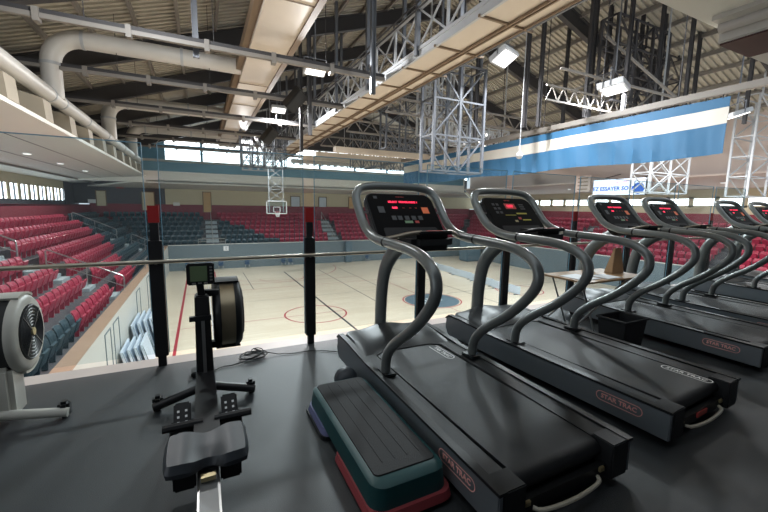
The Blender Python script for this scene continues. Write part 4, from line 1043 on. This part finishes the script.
# --- rowing machine (local origin: floor, centre line, 0 = rear end)
def make_rower(label, body, frame_m, seat_m, FW=.36, CW=.065, CZ=.65):
    t = thing('rowing_machine', label, 'rowing machine', (0, 0, 0))
    def B(mb, n, m, **k): return mb.build(n, m, t, world=False, **k)
    B(MB().rbox(-.045, .045, 0.1, 1.05, .27, .34, .008), 'monorail', 'rower_rail')
    B(MB().box(-.045, -.036, 0.1, 1.0, .338, .346).box(.036, .045, 0.1, 1.0, .338, .346), 'rail_track', 'steel')
    B(MB().bar((0, .16, .28), (0, .10, .02), .06).bar((-.26, .10, .025), (.26, .10, .025), .05), 'rear_leg', frame_m)
    # seat: sculpted pad
    nx, ny = 20, 12; vs = []; fs = []
    for j in range(ny+1):
        v = -1+2*j/ny
        for i in range(nx+1):
            u = -1+2*i/nx
            su = math.copysign(abs(u)**.9, u); x = su*(.178-.010*abs(v)**3); y = .84+v*(.135-.018*abs(u)**4) - (.03*(math.exp(-(u/.3)**2)) if v > 0 else 0)*v + (.045*math.exp(-(u/.25)**2) if v < 0 else 0)*(-v)
            z = .44 + .005*math.cos(PI*u*2)*-1 + .014*abs(u)**2 - .010*(v < 0)*math.exp(-(u/.3)**2)*(-v) + .010*v
            e = max(abs(u), abs(v)); 
            if e > .92: z -= .03*((e-.92)/.08)**1.5
            vs.append((x, y, z))
    for j in range(ny):
        for i in range(nx): a = j*(nx+1)+i; fs.append((a, a+1, a+nx+2, a+nx+1))
    n0 = len(vs); border = [i for i in range(nx+1)] + [(j+1)*(nx+1)-1 for j in range(1, ny+1)] + [ny*(nx+1)+i for i in range(nx-1, -1, -1)] + [j*(nx+1) for j in range(ny-1, 0, -1)]
    for b in border: vs.append((vs[b][0]*.97, .84+(vs[b][1]-.84)*.97, .385))
    m = len(border)
    for i in range(m): fs.append((border[i], border[(i+1) % m], n0+(i+1) % m, n0+i))
    fs.append(tuple(n0+i for i in range(m)))
    B(MB().add(vs, fs), 'seat', seat_m, smooth=True)
    B(MB().rbox(-.14, -.05, .74, .94, .30, .39, .008).rbox(.05, .14, .74, .94, .30, .39, .008).box(-.14, .14, .76, .92, .365, .39), 'seat_carriage', 'black_plastic')
    B(MB().box(-.03, .03, .69, .72, .355, .375), 'seat_label', 'brass')
    # main column
    B(MB().add([(-CW, 2.06, .04), (CW, 2.06, .04), (CW, 2.26, .04), (-CW, 2.26, .04), (-.05, 2.10, .86), (.05, 2.10, .86), (.05, 2.24, .86), (-.05, 2.24, .86)],
               [(0, 3, 2, 1), (4, 5, 6, 7), (0, 1, 5, 4), (1, 2, 6, 5), (2, 3, 7, 6), (3, 0, 4, 7)]), 'column', frame_m, bevel=.01)
    B(MB().box(-.012, .012, 2.045, 2.06, .1, .7), 'chain_guide', 'steel')
    B(MB().bar((0, 1.0, .29), (0, 2.12, .22), .13, .10), 'frame_arm', frame_m)
    # front foot with raised ends
    for s in (-1, 1):
        B(MB().tube(smooth_path([(s*.04, 2.14, .12), (s*.12, 2.13, .10), (s*FW, 2.10, .045)], 1), .033, 10), 'front_leg', frame_m, smooth=True)
        B(MB().rbox(s*(FW-.03)-.035, s*(FW-.03)+.035, 2.10, 2.18, .0, .12, .02), 'leg_cap', 'black_plastic')
        # footplate with heel cup
        R_ = Matrix.Rotation(.75, 3, 'X')
        def rb(x0, x1, y0, y1, z0, z1, r=.008):
            mm = MB().rbox(x0, x1, y0, y1, z0, z1, r); mm.v = [tuple(R_ @ Vector(v)+Vector((s*.125, 1.20, .20))) for v in mm.v]; return mm
        fp = B(rb(-.065, .065, -.03, .17, -.012, .0), 'foot_plate', 'black_plastic')
        rb(-.045, .045, .08, .27, .0, .022, .01).build('heel_cup', 'soft_black', fp, world=False)
        for k in range(4):
            for q_ in (-1, 1):
                dd = MB().box(q_*.02-.006, q_*.02+.006, .12+.032*k-.006, .12+.032*k+.006, .022, .025); dd.v = [tuple(R_ @ Vector(v)+Vector((s*.125, 1.20, .20))) for v in dd.v]; dd.build('strap_hole', 'steel', fp, world=False)
        B(MB().rbox(s*.125-.075, s*.125+.075, 1.17, 1.22, .17, .28, .01), 'toe_guard', 'black_plastic')
        B(MB().tube([(s*.13-.09, 1.26, .32), (s*.13+.11, 1.26, .32)], .022, 8), 'foot_strap', 'soft_black', smooth=True)
    # flywheel housing, axis x, to the right of the column
    cx0, cx1, cyf, czf, R = .075, .29, 2.36, CZ, .285
    B(MB().lathe([(.10, cx0), (R-.035, cx0), (R-.01, cx0+.02), (R, cx0+.05), (R, cx0+.055)], (0, cyf, czf), 'x', 40).lathe([(R, cx1-.055), (R, cx1-.05), (R-.01, cx1-.02), (R-.035, cx1), (.10, cx1)], (0, cyf, czf), 'x', 40), 'flywheel_housing', body, smooth=True)
    B(MB().lathe([(R-.012, cx0+.05), (R-.012, cx1-.05)], (0, cyf, czf), 'x', 40), 'perforated_cage', 'perforated' if body == 'black_plastic' else 'soft_black', smooth=True)
    for a0 in (60, -110):
        vs = []; n = 8
        for k in range(n+1):
            a = math.radians(a0+50*k/n)
            for rr_ in (R-.005, R+.012):
                for x in (cx0+.015, cx1-.015): vs.append((x, cyf-math.cos(a)*rr_ if 0 else cyf+math.cos(a)*rr_, czf+math.sin(a)*rr_))
        fs = []
        for k in range(n):
            a = k*4; fs += [(a, a+1, a+5, a+4), (a+2, a+6, a+7, a+3), (a, a+4, a+6, a+2), (a+1, a+3, a+7, a+5)]
        fs += [(0, 2, 3, 1), (n*4, n*4+1, n*4+3, n*4+2)]
        B(MB().add(vs, fs), 'housing_band', body)
    g = MB()
    g.lathe([(.20, cx1-.01), (.205, cx1+.004)], (0, cyf, czf), 'x', 32)
    B(g, 'side_disc', 'soft_black')
    g = MB()
    for k in range(7): 
        r = .05+.024*k; g.tube([(cx1+.010, cyf+r*math.cos(2*PI*i/28), czf+r*math.sin(2*PI*i/28)) for i in range(28)], .0045, 4, closed=True)
    for k in range(4):
        a = PI/4+PI/2*k; g.bar((cx1+.012, cyf, czf), (cx1+.012, cyf+.2*math.cos(a), czf+.2*math.sin(a)), .008)
    B(g, 'side_grille', 'panel_grey')
    B(MB().lathe([(.03, 0), (.028, .012)], (cx1+.01, cyf, czf), 'x', 16), 'hub', 'steel' if body == 'black_plastic' else 'brass')
    if CW > .1: B(MB().rbox(.0, .24, 2.12, 2.34, .04, .42, .03), 'lower_housing', body)
    for z in (.86, .44): B(MB().bar((.0, 2.22, z), (cx0+.05, cyf-.18, z), .05), 'housing_arm', body)
    # handle and hook
    B(MB().tube([(-.22, 2.0, .60), (.22, 2.0, .60)], .016, 8).bar((-.03, 2.0, .60), (.03, 2.06, .60), .04), 'pull_handle', 'soft_black', smooth=True) if 0 else B(MB().bar((-.09, 2.06, .70), (.06, 2.06, .70), .035), 'handle_hook', 'black_plastic')
    # monitor on neck
    B(MB().bar((0, 2.16, .84), (-.01, 2.15, .96), .05), 'monitor_arm', 'black_plastic')
    md = MB().rbox(-.095, .095, 2.10, 2.14, .945, 1.11, .01); mo = B(md, 'monitor', 'black_plastic')
    MB().box(-.070, .045, 2.096, 2.101, .975, 1.09).build('lcd_screen', 'lcd', mo, world=False)
    q = MB()
    for k in range(5): q.box(.062, .080, 2.096, 2.101, .975+.024*k, .988+.024*k)
    for k in range(3): q.box(-.06+.04*k, -.035+.04*k, 2.096, 2.101, .955, .965)
    q.build('monitor_buttons', 'steel', mo, world=False)
    return t
R1 = make_rower('black rowing machine with a grey seat in the left foreground', 'black_plastic', 'black_steel', 'seat_rower', .36); R1.location = (-.02, .95, 0)
R2 = make_rower('pale grey rowing machine cut off by the left picture edge', 'rower_grey', 'rower_grey', 'seat_rower', .53, .13, .60); R2.location = (-1.45, 1.14, 0)

# --- aerobic step
t = thing('aerobic_step', 'teal aerobic step platform with black mat top on coloured risers', 'aerobic step', (.93, 2.05, 0))
def roundrect(x0, x1, y0, y1, r, k=5):
    pts = []
    for cx_, cy_, a0 in ((x1-r, y1-r, 0), (x0+r, y1-r, PI/2), (x0+r, y0+r, PI), (x1-r, y0+r, 3*PI/2)):
        for i in range(k+1): a = a0+PI/2*i/k; pts.append((cx_+r*math.cos(a), cy_+r*math.sin(a)))
    return pts
def stack(levels, name, m, parent, **k):
    vs = []; fs = []; n = len(levels[0][0])
    for pts, z in levels: vs += [(x, y, z) for x, y in pts]
    for i in range(len(levels)-1):
        for j in range(n): fs.append((i*n+j, i*n+(j+1) % n, (i+1)*n+(j+1) % n, (i+1)*n+j))
    fs += [tuple(reversed(range(n))), tuple((len(levels)-1)*n+j for j in range(n))]
    return MB().add(vs, fs).build(name, m, parent, **k)
sx0, sx1, sy0, sy1 = .70, 1.11, 1.46, 2.60
stack([(roundrect(sx0-.02, sx1+.02, sy0-.02, sy1+.02, .08), .075), (roundrect(sx0-.01, sx1+.01, sy0-.01, sy1+.01, .08), .185), (roundrect(sx0+.02, sx1-.02, sy0+.02, sy1-.02, .07), .205)], 'platform', 'step_teal', t, smooth=True)
stack([(roundrect(sx0+.022, sx1-.022, sy0+.055, sy1-.03, .03), .203), (roundrect(sx0+.026, sx1-.026, sy0+.06, sy1-.034, .03), .211)], 'top_mat', 'step_mat', t)
q = MB()
for k in range(4): q.box(sx0+.10+.075*k, sx0+.106+.075*k, sy0+.14, sy1-.08, .211, .213)
q.build('mat_groove', 'step_mat', t)
stack([(roundrect(sx0-.04, sx1+.04, sy0-.05, sy0+.55, .07), .03), (roundrect(sx0-.03, sx1+.03, sy0-.04, sy0+.54, .07), .075)], 'riser', 'riser_red', t, smooth=True)['label'] = 'red riser'
stack([(roundrect(sx0-.04, sx1+.04, sy1-.42, sy1+.03, .07), .03), (roundrect(sx0-.03, sx1+.03, sy1-.41, sy1+.02, .07), .075)], 'riser', 'riser_violet', t, smooth=True)['label'] = 'violet riser'
stack([(roundrect(sx0-.03, sx1+.03, sy0-.03, sy0+.40, .07), .0), (roundrect(sx0-.03, sx1+.03, sy0-.03, sy0+.40, .07), .03)], 'base_block', 'black_plastic', t)
stack([(roundrect(sx0-.05, sx1+.04, sy1-.42, sy1+.05, .07), .0), (roundrect(sx0-.05, sx1+.04, sy1-.42, sy1+.05, .07), .03)], 'base_block', 'black_plastic', t)
# dumbbell-like dark round ball between step and treadmill front
o = MB().lathe([(.001, -.10), (.035, -.094), (.07, -.07), (.094, -.035), (.10, .0), (.094, .035), (.07, .07), (.035, .094), (.001, .10)], (1.045, 2.80, .10), 'z', 20).build('medicine_ball', 'seat_rower', smooth=True)
tag(o, 'dark blue grey ball on the floor between aerobic step and first treadmill', 'ball')

# --- cables on the floor
pts = []; random.seed(3)
for k in range(72):
    a = k*PI/5; lp = k//10; pts.append((.42+.04*math.sin(lp*2.4)+(.13-.012*lp)*math.cos(a), 3.80+.03*math.cos(lp*1.9)+(.085-.006*lp)*math.sin(a), .012+.008*lp+.012*(1+math.sin(a*1.0+lp))))
pre = [(.02, 3.60, .01), (.12, 3.70, .01), (.22, 3.68, .01)]
post = [(.62, 3.80, .012), (.80, 3.74, .01), (.95, 3.75, .01), (1.10, 3.70, .01), (1.30, 3.55, .012), (1.45, 3.46, .02)]
o = MB().tube(smooth_path(pre+pts+post, 1), .005, 6).build('power_cable', 'black_plastic', smooth=True)
tag(o, 'coiled black power cable on the floor between rower and first treadmill', 'cable')
o = MB().rbox(-.14, -.06, 3.56, 3.70, 0, .05, .01).build('power_adapter', 'black_plastic'); tag(o, 'small black power adapter on the floor behind the black rower', 'adapter')
random.seed(5)
o = MB().tube(smooth_path([(3.75+.04*math.sin(k*2.1), 3.2+.05*k*.3+.05*math.cos(k*1.7), .29+.02*math.sin(k)) if 0 else (3.86+.06*math.sin(k*2.1), 3.15+.02*k, .02+.05*(1+math.sin(k*1.3))) for k in range(16)], 1), .008, 6).build('power_cable', 'black_plastic', smooth=True)
tag(o, 'bundle of black cable on the floor behind the second treadmill', 'cable')

# --- folding table with papers, black bin
t = thing('folding_table', 'small folding table with wooden top and crossed steel legs between second and third treadmills', 'folding table', (4.42, 3.0, 0))
tx0, tx1, ty0, ty1, tz = 4.06, 5.28, 2.76, 3.42, .70
MB().rbox(tx0, tx1, ty0, ty1, tz-.022, tz, .004).build('table_top', 'wood_ply', t)
for y in (ty0+.12, ty1-.12):
    MB().tube([(tx0+.0-.22, y, .01), (tx1-.18, y, tz-.03)], .012, 8).tube([(tx0+.42, y+.03, .01), (tx0+.10, y+.03, tz-.03)], .012, 8).build('leg', 'steel', t, smooth=True)
o = MB().box(4.12, 4.44, 2.85, 3.2, tz+.001, tz+.008).build('paper_sheet', 'paper'); tag(o, 'white paper sheet lying on the left of the folding table', 'paper')
o = MB().box(4.50, 4.78, 2.80, 3.05, tz+.001, tz+.010).build('paper_sheet', 'paper'); tag(o, 'white paper sheet lying on the right of the folding table', 'paper')
o = MB().add([(4.98, 3.05, tz+.001), (5.24, 3.05, tz+.001), (5.22, 3.10, tz+.34), (5.08, 3.10, tz+.34), (4.98, 3.17, tz+.001), (5.24, 3.17, tz+.001), (5.22, 3.12, tz+.34), (5.08, 3.12, tz+.34)],
             [(0, 1, 2, 3), (4, 7, 6, 5), (0, 4, 5, 1), (1, 5, 6, 2), (2, 6, 7, 3), (3, 7, 4, 0)]).build('wooden_stand', 'wood_ply', bevel=.005)
tag(o, 'tapered plywood stand on top of the folding table', 'stand')
t = thing('waste_bin', 'black rectangular bin with rim between the second and third treadmills', 'bin', (4.1, 2.25, 0))
def frustum(x0, x1, y0, y1, z0, z1, f):
    return MB().add([(x0+f, y0+f, z0), (x1-f, y0+f, z0), (x1-f, y1-f, z0), (x0+f, y1-f, z0), (x0, y0, z1), (x1, y0, z1), (x1, y1, z1), (x0, y1, z1)],
                    [(0, 3, 2, 1), (4, 5, 6, 7), (0, 1, 5, 4), (1, 2, 6, 5), (2, 3, 7, 6), (3, 0, 4, 7)])
fb = frustum(3.90, 4.29, 2.20, 2.50, 0, .40, .03); fb.f = [f for f in fb.f if f != (4, 5, 6, 7)]; fb.build('bin_body', 'soft_black', t)
MB().tube([(3.895, 2.195, .39), (4.295, 2.195, .39), (4.295, 2.505, .39), (3.895, 2.505, .39)], .014, 8, closed=True).build('rim', 'soft_black', t)
